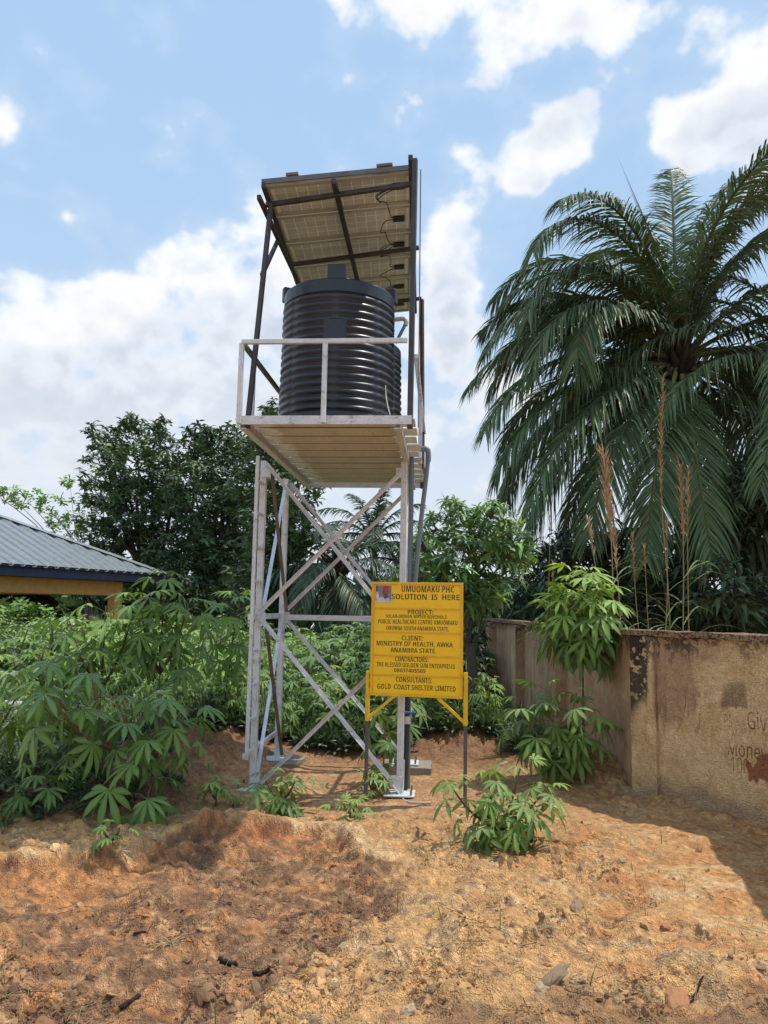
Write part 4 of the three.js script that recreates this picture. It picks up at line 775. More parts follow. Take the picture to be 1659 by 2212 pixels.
// stems (array of point lists) and the places of leaves along them
function cassavaShape(o, rnd) {
  const stems = [], leaves = [], h = o.h, lx = o.lean?.[0] ?? 0, lz = o.lean?.[1] ?? 0, tips = o.tips ?? [[0, 1, 0]];
  const fork = o.fork ?? 0.45, base = [V(0, -0.03, 0), V(lx * 0.1 * h, h * fork * 0.5, lz * 0.1 * h), V(lx * 0.35 * h, h * fork, lz * 0.35 * h)];
  if (tips.length > 1) stems.push(base);
  for (const [tx, ty, tz] of tips) {
    const a = base[2], e = V(lx * h + tx, h * ty, lz * h + tz), path = tips.length > 1 ? [a, a.clone().lerp(e, 0.4).add(V(tx * 0.15, 0, tz * 0.15)), e] : [...base.slice(0, 2), base[2], a.clone().lerp(e, 0.55).add(V((rnd() - 0.5) * 0.05, 0, (rnd() - 0.5) * 0.05)), e];
    stems.push(path);
    const c = new THREE.CatmullRomCurve3(path), n = Math.round(o.n / tips.length), from = o.from ?? 0.35;
    let phi = rnd() * 6.28;
    for (let k = 0; k < n; k++) {
      const t = (k + 0.5) / n, q = lerp(from, 1, Math.pow(t, 0.8));
      phi += 2.4 + (rnd() - 0.5) * 0.5;
      const young = smoothstep(t, 0.86, 1), s = o.s * (0.72 + 0.42 * Math.sin(PI * Math.min(1, 0.25 + 0.65 * t))) * (0.85 + 0.3 * rnd()) * (1 - 0.45 * young), el = lerp(o.low ?? -0.25, o.high ?? 0.95, Math.pow(t, 1.3)) + (rnd() - 0.5) * 0.35;
      leaves.push({ p: c.getPoint(q), phi, el, s, t, roll: (rnd() - 0.5) * 0.6, k: Math.floor(rnd() * 10) });
    }
  }
  return { stems, leaves };
}
function stemGeom(stems, r, col) { const A = new Acc(); for (const s of stems) { const pts = new THREE.CatmullRomCurve3(s).getPoints(9); A.tube(pts, pts.map((_, i) => r * (1 - 0.55 * i / 9) * (1 + 0.12 * (i % 2))), pts.map((_, i) => mixC(col, [0.14, 0.16, 0.06], smoothstep(i / 9, 0.6, 1))), 6); } return A.geom(); }
const leafQuat = (l) => new THREE.Quaternion().setFromEuler(new THREE.Euler(-l.el, l.phi, l.roll, 'YXZ'));
function cassava(o) {
  const rnd = mulberry(o.seed), p = o.x !== undefined ? V(o.x, 0, o.z) : gnd(o.u, o.v), t = thing(o.name ?? 'cassava_plant', o.label, 'cassava plant', [p.x, gy(p.x, p.z) - 0.01, p.z], 0, o.group);
  const { stems, leaves } = cassavaShape(o, rnd);
  part('stem', stemGeom(stems, o.r ?? 0.012, o.pale ? STEM : STEM2), stemM, t);
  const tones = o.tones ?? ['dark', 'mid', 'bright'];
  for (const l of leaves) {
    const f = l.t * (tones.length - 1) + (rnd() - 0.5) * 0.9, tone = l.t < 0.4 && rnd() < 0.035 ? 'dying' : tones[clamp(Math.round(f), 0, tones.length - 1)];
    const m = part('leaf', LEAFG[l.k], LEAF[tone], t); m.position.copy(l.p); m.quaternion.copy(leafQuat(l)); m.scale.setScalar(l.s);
  }
  return t;
}
const B3 = (r, n = 3, h = 0.9) => Array.from({ length: n }, (_, k) => [r * Math.cos(k * 2.1 + 0.4), h - 0.08 * k, r * Math.sin(k * 2.1 + 0.4)]);
const DM = ['dark', 'mid'], DMB = ['dark', 'mid', 'mid', 'bright'], BB = ['mid', 'bright', 'bright', 'yellow'];
// near ones, each its own
for (const o of [
  { u: 1075, v: 1826, h: 0.48, n: 48, s: 0.155, tips: [[-0.34, 0.85, 0.05], [-0.08, 1.0, 0.1], [0.16, 1.05, -0.02], [0.34, 0.85, 0.05], [0.14, 0.55, 0.2]], fork: 0.2, from: 0.1, low: -0.4, high: 0.7, tones: ['dark', 'mid', 'mid', 'bright'], seed: 1, label: 'low spreading cassava plant in front of the right sign post on bare sand' },
  { u: 1205, v: 1700, h: 0.80, n: 52, s: 0.205, tips: [[-0.36, 0.85, 0.1], [-0.08, 1.06, 0.1], [0.16, 1.0, 0.1], [0.3, 0.75, 0.05]], fork: 0.3, from: 0.0, low: -0.6, high: 0.6, tones: ['dark', 'mid', 'mid', 'bright'], pale: 1, seed: 2, label: 'bushy mid green cassava plant beside the wall, below the tall bright one' },
  { u: 1262, v: 1690, h: 1.76, n: 105, s: 0.205, tips: [[0, 1, 0], [0.15, 0.9, 0.06], [-0.14, 0.88, 0.04]], fork: 0.55, from: 0.1, low: -0.45, high: 0.9, r: 0.014, tones: ['blue', 'blue', 'mid', 'mid', 'bright', 'bright', 'yellow'], lean: [0.0, 0.02], seed: 33, label: 'tall cassava plant with a bright green top standing against the boundary wall' },
  { u: 466, v: 1748, h: 0.2, n: 16, s: 0.10, tips: B3(0.07), fork: 0.3, from: 0.1, tones: ['mid', 'mid', 'bright'], seed: 4, label: 'small bright cassava seedling left of the front left tower leg' },
  { u: 606, v: 1752, h: 0.27, n: 17, s: 0.15, tips: B3(0.12), fork: 0.3, from: 0.1, low: -0.4, tones: ['dark', 'mid', 'mid'], seed: 5, label: 'knee high cassava plant just right of the front left tower leg' },
  { u: 756, v: 1772, h: 0.14, n: 12, s: 0.08, tips: B3(0.06), fork: 0.3, from: 0.1, tones: ['mid', 'bright'], seed: 6, label: 'smallest low cassava tuft between tower and dug pit, below the left sign post' },
  { u: 806, v: 1722, h: 0.22, n: 15, s: 0.085, tips: B3(0.05), fork: 0.3, from: 0.1, tones: ['mid', 'mid', 'bright'], seed: 7, label: 'small leafy cassava seedling at the foot of the left sign post' },
  { u: 240, v: 1836, h: 0.13, n: 8, s: 0.075, tips: B3(0.06, 2), fork: 0.3, from: 0.2, tones: ['mid', 'bright'], seed: 8, label: 'tiny cassava seedling on the left rim of the dug pit' },
  { x: 0.03, z: -7.15, h: 0.86, n: 15, s: 0.16, lean: [0.03, 0], from: 0.3, low: -0.7, high: 0.5, r: 0.008, pale: 1, tones: ['dark', 'dark', 'mid'], seed: 9, label: 'thin dark cassava plant behind the sign, between its left post and the tower leg' },
  { u: 235, v: 1742, h: 1.02, n: 32, s: 0.23, tips: [[-0.50, 1, 0.35], [-0.15, 1.02, 0.2], [-0.75, 0.82, 0.1], [-0.3, 0.8, 0.6]], fork: 0.3, from: 0.42, low: -0.35, high: 0.7, r: 0.016, pale: 1, tones: ['dark', 'mid', 'mid', 'blue', 'bright'], seed: 10, label: 'large leaning cassava plant with broad leaves at the left, nearest the camera' },
  { u: 325, v: 1738, h: 0.84, n: 26, s: 0.2, tips: [[0.08, 1, 0.2], [0.28, 0.85, 0.05], [-0.2, 0.9, 0.3]], fork: 0.35, from: 0.15, low: -0.4, high: 0.7, r: 0.014, pale: 1, tones: ['mid', 'mid', 'blue', 'bright'], seed: 11, label: 'cassava plant right of the large leaning one, reddish young leaves on top' },
  { u: 290, v: 1760, h: 0.32, n: 13, s: 0.235, tips: [[0.2, 1, 0.1], [-0.12, 0.95, 0.12], [0.05, 0.6, 0.2]], fork: 0.3, from: 0.3, low: -0.5, high: 0.3, tones: ['dark', 'mid', 'mid'], seed: 12, label: 'low cassava shoots with large hanging leaves over the bank at left' },
  { u: 335, v: 1650, h: 1.66, n: 42, s: 0.22, tips: [[0, 1, 0], [0.28, 0.82, 0.1], [-0.22, 0.86, 0.12]], fork: 0.4, from: 0.36, low: -0.5, high: 0.8, r: 0.015, tones: ['dark', 'dark', 'mid', 'mid', 'bright'], seed: 13, label: 'tallest cassava plant at left, its top in front of the building roof corner' },
  { u: 208, v: 1650, h: 1.40, n: 30, s: 0.21, tips: [[0, 1, 0], [0.3, 0.95, 0.05], [-0.35, 0.9, 0.05]], fork: 0.4, from: 0.4, low: -0.4, high: 0.7, r: 0.014, tones: ['dark', 'mid', 'mid', 'bright'], seed: 14, label: 'cassava plant with a flat leafy top in front of the ochre beam of the building' },
  { u: 478, v: 1620, h: 1.45, n: 20, s: 0.21, lean: [0.1, 0], from: 0.5, low: -0.6, high: 1.0, r: 0.013, tones: ['dark', 'dark', 'mid', 'bright'], seed: 15, label: 'single stemmed cassava plant beside the ladder with a rosette on top' },
  { u: -50, v: 1735, h: 0.95, n: 22, s: 0.17, tips: [[0.1, 1, 0.2], [0.25, 0.85, -0.1], [-0.2, 1, 0]], fork: 0.3, from: 0.2, low: -0.4, tones: ['dark', 'mid', 'mid', 'bright'], seed: 16, label: 'cassava plant cut by the left edge, above the low pale wall' },
  { u: 40, v: 1775, h: 0.36, n: 30, s: 0.12, tips: B3(0.3, 4), fork: 0.25, from: 0.05, low: -0.5, high: 0.6, tones: ['dark', 'dark', 'mid'], seed: 17, label: 'dark low cassava bush at the left edge above the pit' },
  { u: 125, v: 1735, h: 0.34, n: 20, s: 0.13, tips: B3(0.25, 3), fork: 0.25, from: 0.05, low: -0.4, tones: ['dark', 'mid'], seed: 18, label: 'low dark cassava shoots under the large leaning plant, near the left edge' },
  { u: 75, v: 1665, h: 0.55, n: 14, s: 0.13, tips: [[0, 1, 0], [0.16, 0.9, 0]], fork: 0.3, from: 0.5, pale: 1, r: 0.008, tones: ['bright', 'mid', 'yellow'], seed: 19, label: 'pale yellowish cassava sapling below the low pale wall at left' },
  { u: 395, v: 1600, h: 0.9, n: 22, s: 0.16, tips: [[0.1, 1, 0], [-0.2, 0.9, 0.1]], fork: 0.4, from: 0.3, low: -0.5, tones: DM, seed: 20, label: 'shadowy cassava plant between the tallest one and the ladder, low down' },
  { u: 560, v: 1570, h: 0.95, n: 26, s: 0.17, tips: B3(0.2, 3), fork: 0.4, from: 0.3, low: -0.4, tones: DMB, seed: 21, label: 'cassava plant seen between the ladder and the rear left tower leg' },
  { u: 1020, v: 1590, h: 0.42, n: 20, s: 0.15, tips: B3(0.15, 3), fork: 0.3, from: 0.1, low: -0.4, tones: ['mid', 'mid', 'bright'], seed: 22, label: 'low cassava plant on the soil bank right of the sign' },
  { u: 930, v: 1590, h: 0.32, n: 20, s: 0.13, tips: B3(0.15, 3), fork: 0.3, from: 0.1, low: -0.4, tones: ['mid', 'bright'], seed: 23, label: 'low cassava plant seen under the sign board between tap and right post' },
]) cassava(o);

// rows of cassava in the field behind: a few shapes, copied
{
  const rnd = mulberry(401), protos = [];
  for (let k = 0; k < 5; k++) {
    const o = { h: 1, n: 34 + 4 * k, s: 0.2, tips: B3(0.24, 3 + (k % 2), 1), fork: 0.3, from: 0.1, low: -0.5, high: 0.8 }, { stems, leaves } = cassavaShape(o, rnd), A = new Acc();
    for (const l of leaves) A.add(LEAFG_LOW[l.k], new THREE.Matrix4().compose(l.p, leafQuat(l), V(l.s, l.s, l.s)));
    protos.push([A.geom(), stemGeom(stems, 0.014, STEM2), leaves]);
  }
  const M = new THREE.Matrix4(), spots = [], firsts = {};
  for (let d = 8.75; d < 17; d += 0.85) for (let u = -60; u < 1120; u += 1250 / d * (0.6 + 0.6 * rnd())) {
    const p = V((u - 829.5) / 1665 * d * 1.0, 0, -d + (rnd() - 0.5) * 0.5);
    const wx = 2.35 - 0.0374 * d; if (p.x > wx - 0.5 || (p.x < -2.6 && d < 10.6) ) continue;
    if (p.x > 0.4 && p.x < 1.6 && d < 9.3) continue;
    spots.push([p.x, p.z, d]);
  }
  spots.sort((a, b) => a[2] - b[2]);
  spots.forEach(([x, z, d], i) => {
    const k = Math.floor(rnd() * 5), tone = [LEAF.mid, LEAF.bright, LEAF.mid, LEAF.bright, LEAF.dark][Math.floor(rnd() * 5)], left = smoothstep(x, -1.5, -3.5), h = (0.42 + 0.34 * rnd() + 0.42 * smoothstep(d, 9, 13)) * (1 + 0.12 * left), w = h * (0.85 + 0.35 * rnd());
    const t = thing('field_cassava', 'leafy cassava plant among the rows of the field behind the tower', 'cassava plant', [x, gy(x, z) - 0.02, z], rnd() * 6.3, 'cassava plants in the field behind the tower');
    t.scale.set(w, h, w);
    if (d < 10.4) for (const l of protos[k][2]) { const m = part('leaf', LEAFG[l.k], rnd() < 0.03 ? LEAF.dying : tone, t); m.position.copy(l.p); m.quaternion.copy(leafQuat(l)); m.scale.setScalar(l.s); }
    else tag(part('foliage', protos[k][0], tone, t), null, null, null, 'stuff');
    part('stem', protos[k][1], stemM, t);
  });
}

// weeds and grass between the plants
{
  const rnd = mulberry(501), A = new Acc();
  for (let k = 0; k < 13; k++) { const a = k * 2.4, el = 0.2 + 0.9 * rnd(), L = 0.5 + 0.5 * rnd(), d = V(Math.cos(a) * Math.cos(el), Math.sin(el), Math.sin(a) * Math.cos(el)), s = V(-Math.sin(a), 0, Math.cos(a)), n = d.clone().cross(s), p0 = V(0, rnd() * 0.3, 0).addScaledVector(d, 0.15); if (n.y < 0) n.negate(); A.blade([p0, p0.clone().addScaledVector(d, L * 0.5), p0.clone().addScaledVector(d, L).add(V(0, -0.2 * L, 0))], [0.02, 0.12 * L, 0], s, n, 0.2, [0.10, 0.20, 0.045], [0.05, 0.115, 0.026]); }
  const weed = A.geom(), Gs = new Acc();
  for (let k = 0; k < 9; k++) { const a = k * 2.4 + rnd(), ln = 0.15 + 0.5 * rnd(), d = V(Math.cos(a) * ln, 1, Math.sin(a) * ln).normalize(), s = V(-Math.sin(a), 0, Math.cos(a)), L = 0.6 + 0.4 * rnd(), e = V(Math.cos(a), 0, Math.sin(a)); Gs.blade([V(0, 0, 0), d.clone().multiplyScalar(L * 0.5), d.clone().multiplyScalar(L * 0.85).addScaledVector(e, 0.12 * L), d.clone().multiplyScalar(L).addScaledVector(e, 0.35 * L).add(V(0, -0.1 * L, 0))], [0.014, 0.016, 0.011, 0], s, e, 0.3, [0.13, 0.2, 0.05], [0.09, 0.16, 0.035]); }
  const grass = Gs.geom(), wm = leafM([1, 1, 1], { clearcoat: 0.15 }), M = new THREE.Matrix4(), q = new THREE.Quaternion(), c = new THREE.Color();
  const scatter = (name, label, cat, geo, n, place, size, hue) => {
    const im = new THREE.InstancedMesh(geo, wm, n); let k = 0, guard = 0;
    while (k < n && guard++ < n * 60) { const p = place(); if (!p) continue; const s = size(); q.setFromEuler(new THREE.Euler((rnd() - 0.5) * 0.4, rnd() * 6.3, (rnd() - 0.5) * 0.4)); M.compose(V(p.x, gy(p.x, p.z) - 0.01, p.z), q, V(s, s * (0.7 + 0.6 * rnd()), s)); im.setMatrixAt(k, M); c.setRGB(...hue()); im.setColorAt(k, c); k++; }
    im.count = k; im.name = name; im.castShadow = im.receiveShadow = true; scene.add(im); tag(im, label, cat, null, 'stuff');
  };
  const g = () => { const v = 0.5 + 0.75 * rnd(); return [v * (0.9 + 0.5 * rnd()), v * 1.1, v * 0.9]; };
  const inField = () => { const d = 8.5 + 10 * rnd() ** 1.8, u = -80 + 1220 * rnd(), x = (u - 829.5) / 1665 * d; return x < 2.25 - 0.0374 * d && !(x > 0.3 && x < 1.4 && d < 8.95) && fbm2(x * 1.1, d * 1.1, 3) > -0.30 ? V(x, 0, -d) : null; };
  const onBank = () => { const u = -80 + 470 * rnd(), v = 1600 + 215 * rnd(), p = gnd(u, v); return v < 1812 - 0.16 * u - 30 * rnd() && fbm2(p.x * 2, p.z * 2, 3) > (u < 190 ? -0.25 : 0.12) ? p : null; };
  const byWall = () => { const d = 7.6 + 6.5 * rnd(), x = 2.38 - 0.0374 * d - 0.05 - 0.6 * rnd() ** 2.2; return d < 9.3 && rnd() > 0.25 ? null : V(x, 0, -d); };
  scatter('field_weeds', 'mixed low weeds covering the soil between the cassava rows', 'weeds', weed, 4600, inField, () => 0.09 + 0.2 * rnd() ** 1.5, g);
  scatter('bank_weeds', 'dark low weeds on the bank at the left edge', 'weeds', weed, 900, onBank, () => 0.05 + 0.11 * rnd() ** 1.5, () => mul(g(), 0.8));
  scatter('wall_weeds', 'weeds and grass growing along the foot of the boundary wall', 'weeds', weed, 520, byWall, () => 0.06 + 0.14 * rnd() ** 1.5, g);
  scatter('field_grass', 'blades of grass between the field plants', 'grass', grass, 1500, inField, () => 0.18 + 0.4 * rnd() ** 1.5, g);
  scatter('bank_grass', 'grass blades at the edge of the dug soil', 'grass', grass, 260, () => onBank() ?? byWall(), () => 0.12 + 0.26 * rnd() ** 2, g);
  scatter('soil_sprouts', 'thin green sprouts standing singly on the bare soil', 'grass', (() => { const S1 = new Acc(); for (const [a, l] of [[0, 1], [2, 0.7]]) { const e = V(Math.cos(a), 0, Math.sin(a)); S1.blade([V(0, 0, 0), V(0, 0.5 * l, 0).addScaledVector(e, 0.05), V(0, l, 0).addScaledVector(e, 0.22)], [0.02, 0.018, 0], V(-e.z, 0, e.x), e, 0.2, [0.16, 0.24, 0.06], [0.1, 0.18, 0.04]); } return S1.geom(); })(), 70, () => gnd(-20 + 1680 * rnd(), 1800 + 400 * rnd()), () => 0.05 + 0.11 * rnd() ** 2, () => [1.2, 1.1, 0.9]);
}

// ---------------------------------------------------------------- palms
const palmM = leafM([1, 1, 1], { transmission: 0.15, clearcoat: 0.5, clearcoatRoughness: 0.34 });
function frond(L, th0, droop, o, rnd) {
  const N = 26, R = new Acc(), F = new Acc(), pts = [], dirs = []; let p = V(0, 0, 0), side = (rnd() - 0.5) * 0.5;
  for (let k = 0; k <= N; k++) { const s = k / N, th = th0 - droop * Math.pow(s, 1.35), d = V(side * s * 0.5, Math.sin(th), Math.cos(th)).normalize(); pts.push(p.clone()); dirs.push(d); p = p.clone().addScaledVector(d, L / N); }
  R.tube(pts, pts.map((_, k) => (o.r ?? 0.035) * (1.05 - k / N) + 0.004), pts.map((_, k) => mixC(o.rach ?? [0.09, 0.10, 0.035], [0.05, 0.075, 0.025], k / N)), 5);
  const at1 = (s) => { const q = s * N, k = Math.min(N - 1, Math.floor(q)); return [pts[k].clone().lerp(pts[k + 1], q - k), dirs[k].clone().lerp(dirs[k + 1], q - k).normalize()]; };
  for (let k = 0; k < o.nl; k++) for (const sd of [-1, 1]) {
    const s = 0.13 + 0.87 * (k + 0.5 * rnd()) / o.nl, [c, d] = at1(Math.min(s, 0.999)), sv = V(0, 1, 0).cross(d); sv.normalize(); const up = d.clone().cross(sv).normalize();
    const fw = lerp(0.6, 1.35, s) + (rnd() - 0.5) * 0.25, dir = sv.multiplyScalar(sd).addScaledVector(d, fw).addScaledVector(up, (rnd() - 0.35) * 0.55).normalize();
    const len = o.ll * Math.pow(Math.sin(PI * clamp(0.12 + 0.82 * s, 0, 1)), 0.55) * (0.85 + 0.3 * rnd()), g = (o.sag ?? 0.55) * (0.7 + 0.6 * rnd()), w0 = (o.w ?? 0.019) * (0.85 + 0.3 * rnd());
    const q = []; for (const t of [0, 0.3, 0.65, 1]) q.push(c.clone().addScaledVector(dir, len * t * (1 - 0.25 * g * t)).add(V(0, -g * len * t * t, 0)));
    const wv = d.clone().sub(dir.clone().multiplyScalar(d.dot(dir))).normalize().applyAxisAngle(dir, (rnd() - 0.5) * 1.3), nn = dir.clone().cross(wv).normalize(); if (nn.y < 0) nn.negate();
    const v = 0.75 + 0.5 * rnd(), dry = rnd() < (o.dry ?? 0.025) ? 1 : 0, cm = dry ? [0.20, 0.13, 0.06] : mul(o.col ?? [0.040, 0.078, 0.042], v);
    F.blade(q, [w0 * 0.6, w0, w0 * 0.75, 0], wv, nn, 0.35, mul(cm, 1.25), cm);
  }
  return [R.geom(), F.geom()];
}
function palm(o) {
  const rnd = mulberry(o.seed), t = thing(o.name, o.label, 'palm tree', [o.p.x, 0, o.p.z]), H = o.p.y, A = new Acc();
  const pts = [], rs = [], cs = [];
  for (let k = 0; k <= 26; k++) { const s = k / 26; pts.push(V(0.05 * Math.sin(s * 3), -0.2 + (H + 0.1) * s, 0)); rs.push(o.tr * (1.15 - 0.25 * s) * (k % 2 ? 1.07 : 0.95)); cs.push(mul([0.075, 0.058, 0.043], 0.6 + 0.8 * rnd())); }
  A.tube(pts, rs, cs, 14);
  const trunk = part('trunk', A.geom(), stemM, t);
  for (let k = 0; k < (o.scars ?? 60); k++) { const a = k * 2.4, y = H * (0.08 + 0.86 * k / (o.scars ?? 60)), S2 = new Acc(), r0 = o.tr * (1.12 - 0.25 * y / H), d = V(Math.cos(a), 0, Math.sin(a)), q0 = d.clone().multiplyScalar(r0 * 0.9).add(V(0, y, 0)); S2.tube([q0, q0.clone().addScaledVector(d, 0.05).add(V(0, 0.05, 0)), q0.clone().addScaledVector(d, 0.07).add(V(0, 0.11, 0))], [0.05, 0.04, 0.012], mul([0.085, 0.062, 0.045], 0.5 + rnd()), 5); part('leaf_scar', S2.geom(), stemM, trunk); }
  const boss = new Acc();
  for (let k = 0; k < 34; k++) { const a = k * 2.4, y = H - 0.55 * o.k + 0.7 * o.k * k / 34, d = V(Math.cos(a), 0.55, Math.sin(a)).normalize(), q0 = V(0, y, 0).addScaledVector(d, o.tr * 0.5), L = o.k * (0.25 + 0.25 * rnd()); boss.tube([q0, q0.clone().addScaledVector(d, L * 0.6), q0.clone().addScaledVector(d, L).add(V(0, 0.04, 0))], [0.085 * o.k, 0.06 * o.k, 0.02 * o.k], mul([0.06, 0.043, 0.033], 0.4 + 0.9 * rnd()), 5); }
  part('crown_base', boss.geom(), stemM, t);
  for (const [phi, th, L, dr, x = {}] of o.fronds) {
    const [rg, fg] = frond(L * (o.grow ?? 1), th * PI / 180, dr, { nl: o.nl, ll: o.ll, w: o.w, sag: o.sag, col: o.col ?? [0.080, 0.138, 0.048], r: 0.04 * o.k, ...x }, rnd), a = phi * PI / 180;
    const m = part('frond', rg, stemM, t); m.position.set(Math.sin(a) * 0.1, H - (th < 0 ? 0.12 : 0) * o.k, Math.cos(a) * 0.1); m.rotation.y = a;
    tag(part('leaflets', fg, palmM, m), null, null, null, 'stuff');
  }
  if (o.spear) { const a = o.spear * PI / 180, S3 = new Acc(); for (let k = 0; k < 5; k++) { const e = (k - 2) * 0.012; S3.blade([V(e, 0, 0), V(e * 1.2, 1.5, 0.35), V(e * 1.2, 2.3 + 0.3 * k, 0.8 + 0.14 * k)], [0.02, 0.018, 0], V(1, 0, 0), V(0, 0, 1), 0.2, [0.13, 0.12, 0.06], [0.09, 0.09, 0.045]); } const m = part('spear_leaf', S3.geom(), palmM, t); m.position.y = H + 0.5; m.rotation.y = a; }
}
const YR = { rach: [0.24, 0.25, 0.05] };
const P1 = at(1466, 775, 14.5), PS = 14.5 / 12;
palm({ name: 'oil_palm', label: 'large oil palm with arching dark fronds behind the wall at right', seed: 601, p: P1, tr: 0.2, k: 1.15, grow: PS, nl: 140, ll: 0.78 * PS, w: 0.0165 * PS, sag: 0.5, spear: -72, fronds: [
  [120, 86, 5.0, 1.15, { sag: 0.3 }], [165, 88, 4.9, 0.9, { sag: 0.3 }], [-168, 78, 4.5, 1.4, { sag: 0.4 }], [112, 80, 5.0, 1.4, { sag: 0.4 }], [-112, 80, 4.3, 2.4, { sag: 0.55 }], [-65, 82, 4.3, 2.7, { sag: 0.55 }], [80, 82, 4.9, 1.5, { sag: 0.4 }], [30, 84, 4.4, 1.7], [-52, 80, 4.1, 2.2], [-98, 72, 3.9, 2.5], [-70, 66, 3.8, 2.7], [-84, 46, 3.8, 2.1], [-112, 40, 3.6, 2.0], [-62, 38, 3.7, 2.3], [-80, 22, 3.8, 1.45], [-56, 40, 3.3, 2.5], [-76, 6, 3.9, 1.3], [-66, -6, 4.1, 1.15], [-58, -18, 4.3, 1.0], [-50, -34, 3.9, 0.75], [-34, -48, 3.8, 0.5, YR], [-12, -58, 3.6, 0.4, YR], [-90, -12, 3.8, 1.15], [-70, -30, 4.1, 0.8],
  [72, 74, 4.3, 1.8], [60, 82, 4.4, 1.3], [98, 70, 4.9, 1.3], [84, 34, 4.4, 1.6], [60, 50, 3.9, 2.0], [100, 16, 4.2, 1.35], [62, 6, 4.0, 1.4], [82, -8, 4.2, 1.1], [72, -24, 4.2, 0.95], [50, -36, 3.8, 0.8], [150, 60, 4.0, 1.5], [-142, 62, 3.9, 1.6], [180, 40, 4.0, 1.6], [-160, 26, 3.8, 1.7], [132, 28, 4.0, 1.5], [-128, 14, 3.7, 1.5], [-118, -8, 3.7, 1.2], [122, -16, 4.0, 1.1], [-130, 52, 3.8, 1.8], [-104, 56, 3.7, 1.9], [140, -30, 3.8, 0.9], [-150, -26, 3.7, 0.9]] });
palm({ name: 'oil_palm', label: 'second oil palm cut off by the right edge, its fronds behind the large one', seed: 602, p: at(1790, 800, 14.5), tr: 0.2, k: 1.1, nl: 66, ll: 0.8, w: 0.02, sag: 0.6, scars: 20, fronds: [[-90, 50, 4.6, 1.6], [-80, 30, 4.8, 1.5], [-70, 10, 4.8, 1.3], [-95, -5, 4.8, 1.2], [-75, -25, 4.8, 0.9], [-60, -45, 4.6, 0.6], [-100, 70, 4.4, 1.6], [-40, 20, 4.4, 1.9], [-45, -10, 4.6, 1.2], [-120, 25, 4.6, 1.5], [0, 60, 4.4, 1.9], [40, 40, 4.4, 1.7], [90, 40, 4.4, 1.5], [180, 50, 4.2, 1.5], [-85, -40, 4.8, 0.7], [-20, -30, 4.6, 1]] });
palm({ name: 'young_palm', label: 'slender palm with dark trunk seen through the tower braces', seed: 603, p: at(806, 1160, 24), tr: 0.12, k: 0.9, nl: 44, ll: 0.55, w: 0.022, sag: 0.55, scars: 24, col: [0.05, 0.09, 0.045], fronds: [[-90, 62, 1.95, 1.5], [-70, 40, 1.95, 1.6], [-110, 20, 1.87, 1.5], [90, 65, 1.95, 1.3], [75, 45, 1.95, 1.6], [100, 20, 1.87, 1.5], [20, 78, 1.87, 1.0], [-30, 70, 1.95, 1.3], [160, 70, 1.87, 1.0], [80, -5, 1.87, 1.3], [-85, -5, 1.87, 1.3], [60, -30, 1.70, 0.9], [-60, -30, 1.70, 0.9], [0, 30, 1.70, 1.9], [180, 40, 1.70, 1.4]] });
palm({ name: 'young_palm', label: 'low bushy palm with drooping fronds behind the field, left of the sign top', seed: 604, p: at(722, 1225, 17.5), tr: 0.15, k: 0.9, nl: 46, ll: 0.6, w: 0.02, sag: 0.6, scars: 16, col: [0.045, 0.08, 0.04], fronds: [[-20, 10, 2.0, 1.5], [30, -20, 2, 1.0], [60, 20, 2.2, 1.6], [80, 0, 2.2, 1.5], [-70, 10, 2.1, 1.5], [-100, 40, 2.1, 1.5], [100, 45, 2.1, 1.4], [0, 60, 2.1, 1.7], [-50, -35, 2, 0.8], [10, -50, 2, 0.5], [50, -45, 2, 0.6], [180, 50, 2, 1.2], [-30, -60, 2, 0.4]] });
palm({ name: 'young_palm', label: 'dark low palm seen right of the slender one, behind the tower leg', seed: 605, p: at(905, 1232, 20), tr: 0.15, k: 0.9, nl: 46, ll: 0.6, w: 0.02, sag: 0.6, scars: 12, col: [0.035, 0.062, 0.03], fronds: [[-90, 30, 2.2, 1.5], [-75, 5, 2.3, 1.3], [-95, -15, 2.2, 1.0], [-60, -35, 2, 0.7], [-110, 50, 2.2, 1.5], [-80, 55, 2.2, 1.6], [90, 45, 2.2, 1.4], [0, 60, 2.1, 1.7], [70, 10, 2.1, 1.4], [180, 50, 2, 1.2], [-30, -20, 2, 1]] });
palm({ name: 'young_palm', label: 'dark palm behind the building, under its ochre beam at left', seed: 606, p: at(60, 1262, 25), tr: 0.16, k: 0.9, nl: 46, ll: 0.7, w: 0.026, sag: 0.6, scars: 8, col: [0.03, 0.05, 0.028], fronds: [[-90, 20, 2.6, 1.4], [90, 20, 2.6, 1.4], [60, -10, 2.5, 1.2], [-50, -10, 2.5, 1.2], [20, 0, 2.5, 1.4], [-10, -40, 2.4, 0.7], [75, -25, 2.6, 0.9], [100, 5, 2.8, 1.3], [-80, -20, 2.6, 0.9], [40, -45, 2.4, 0.6]] });

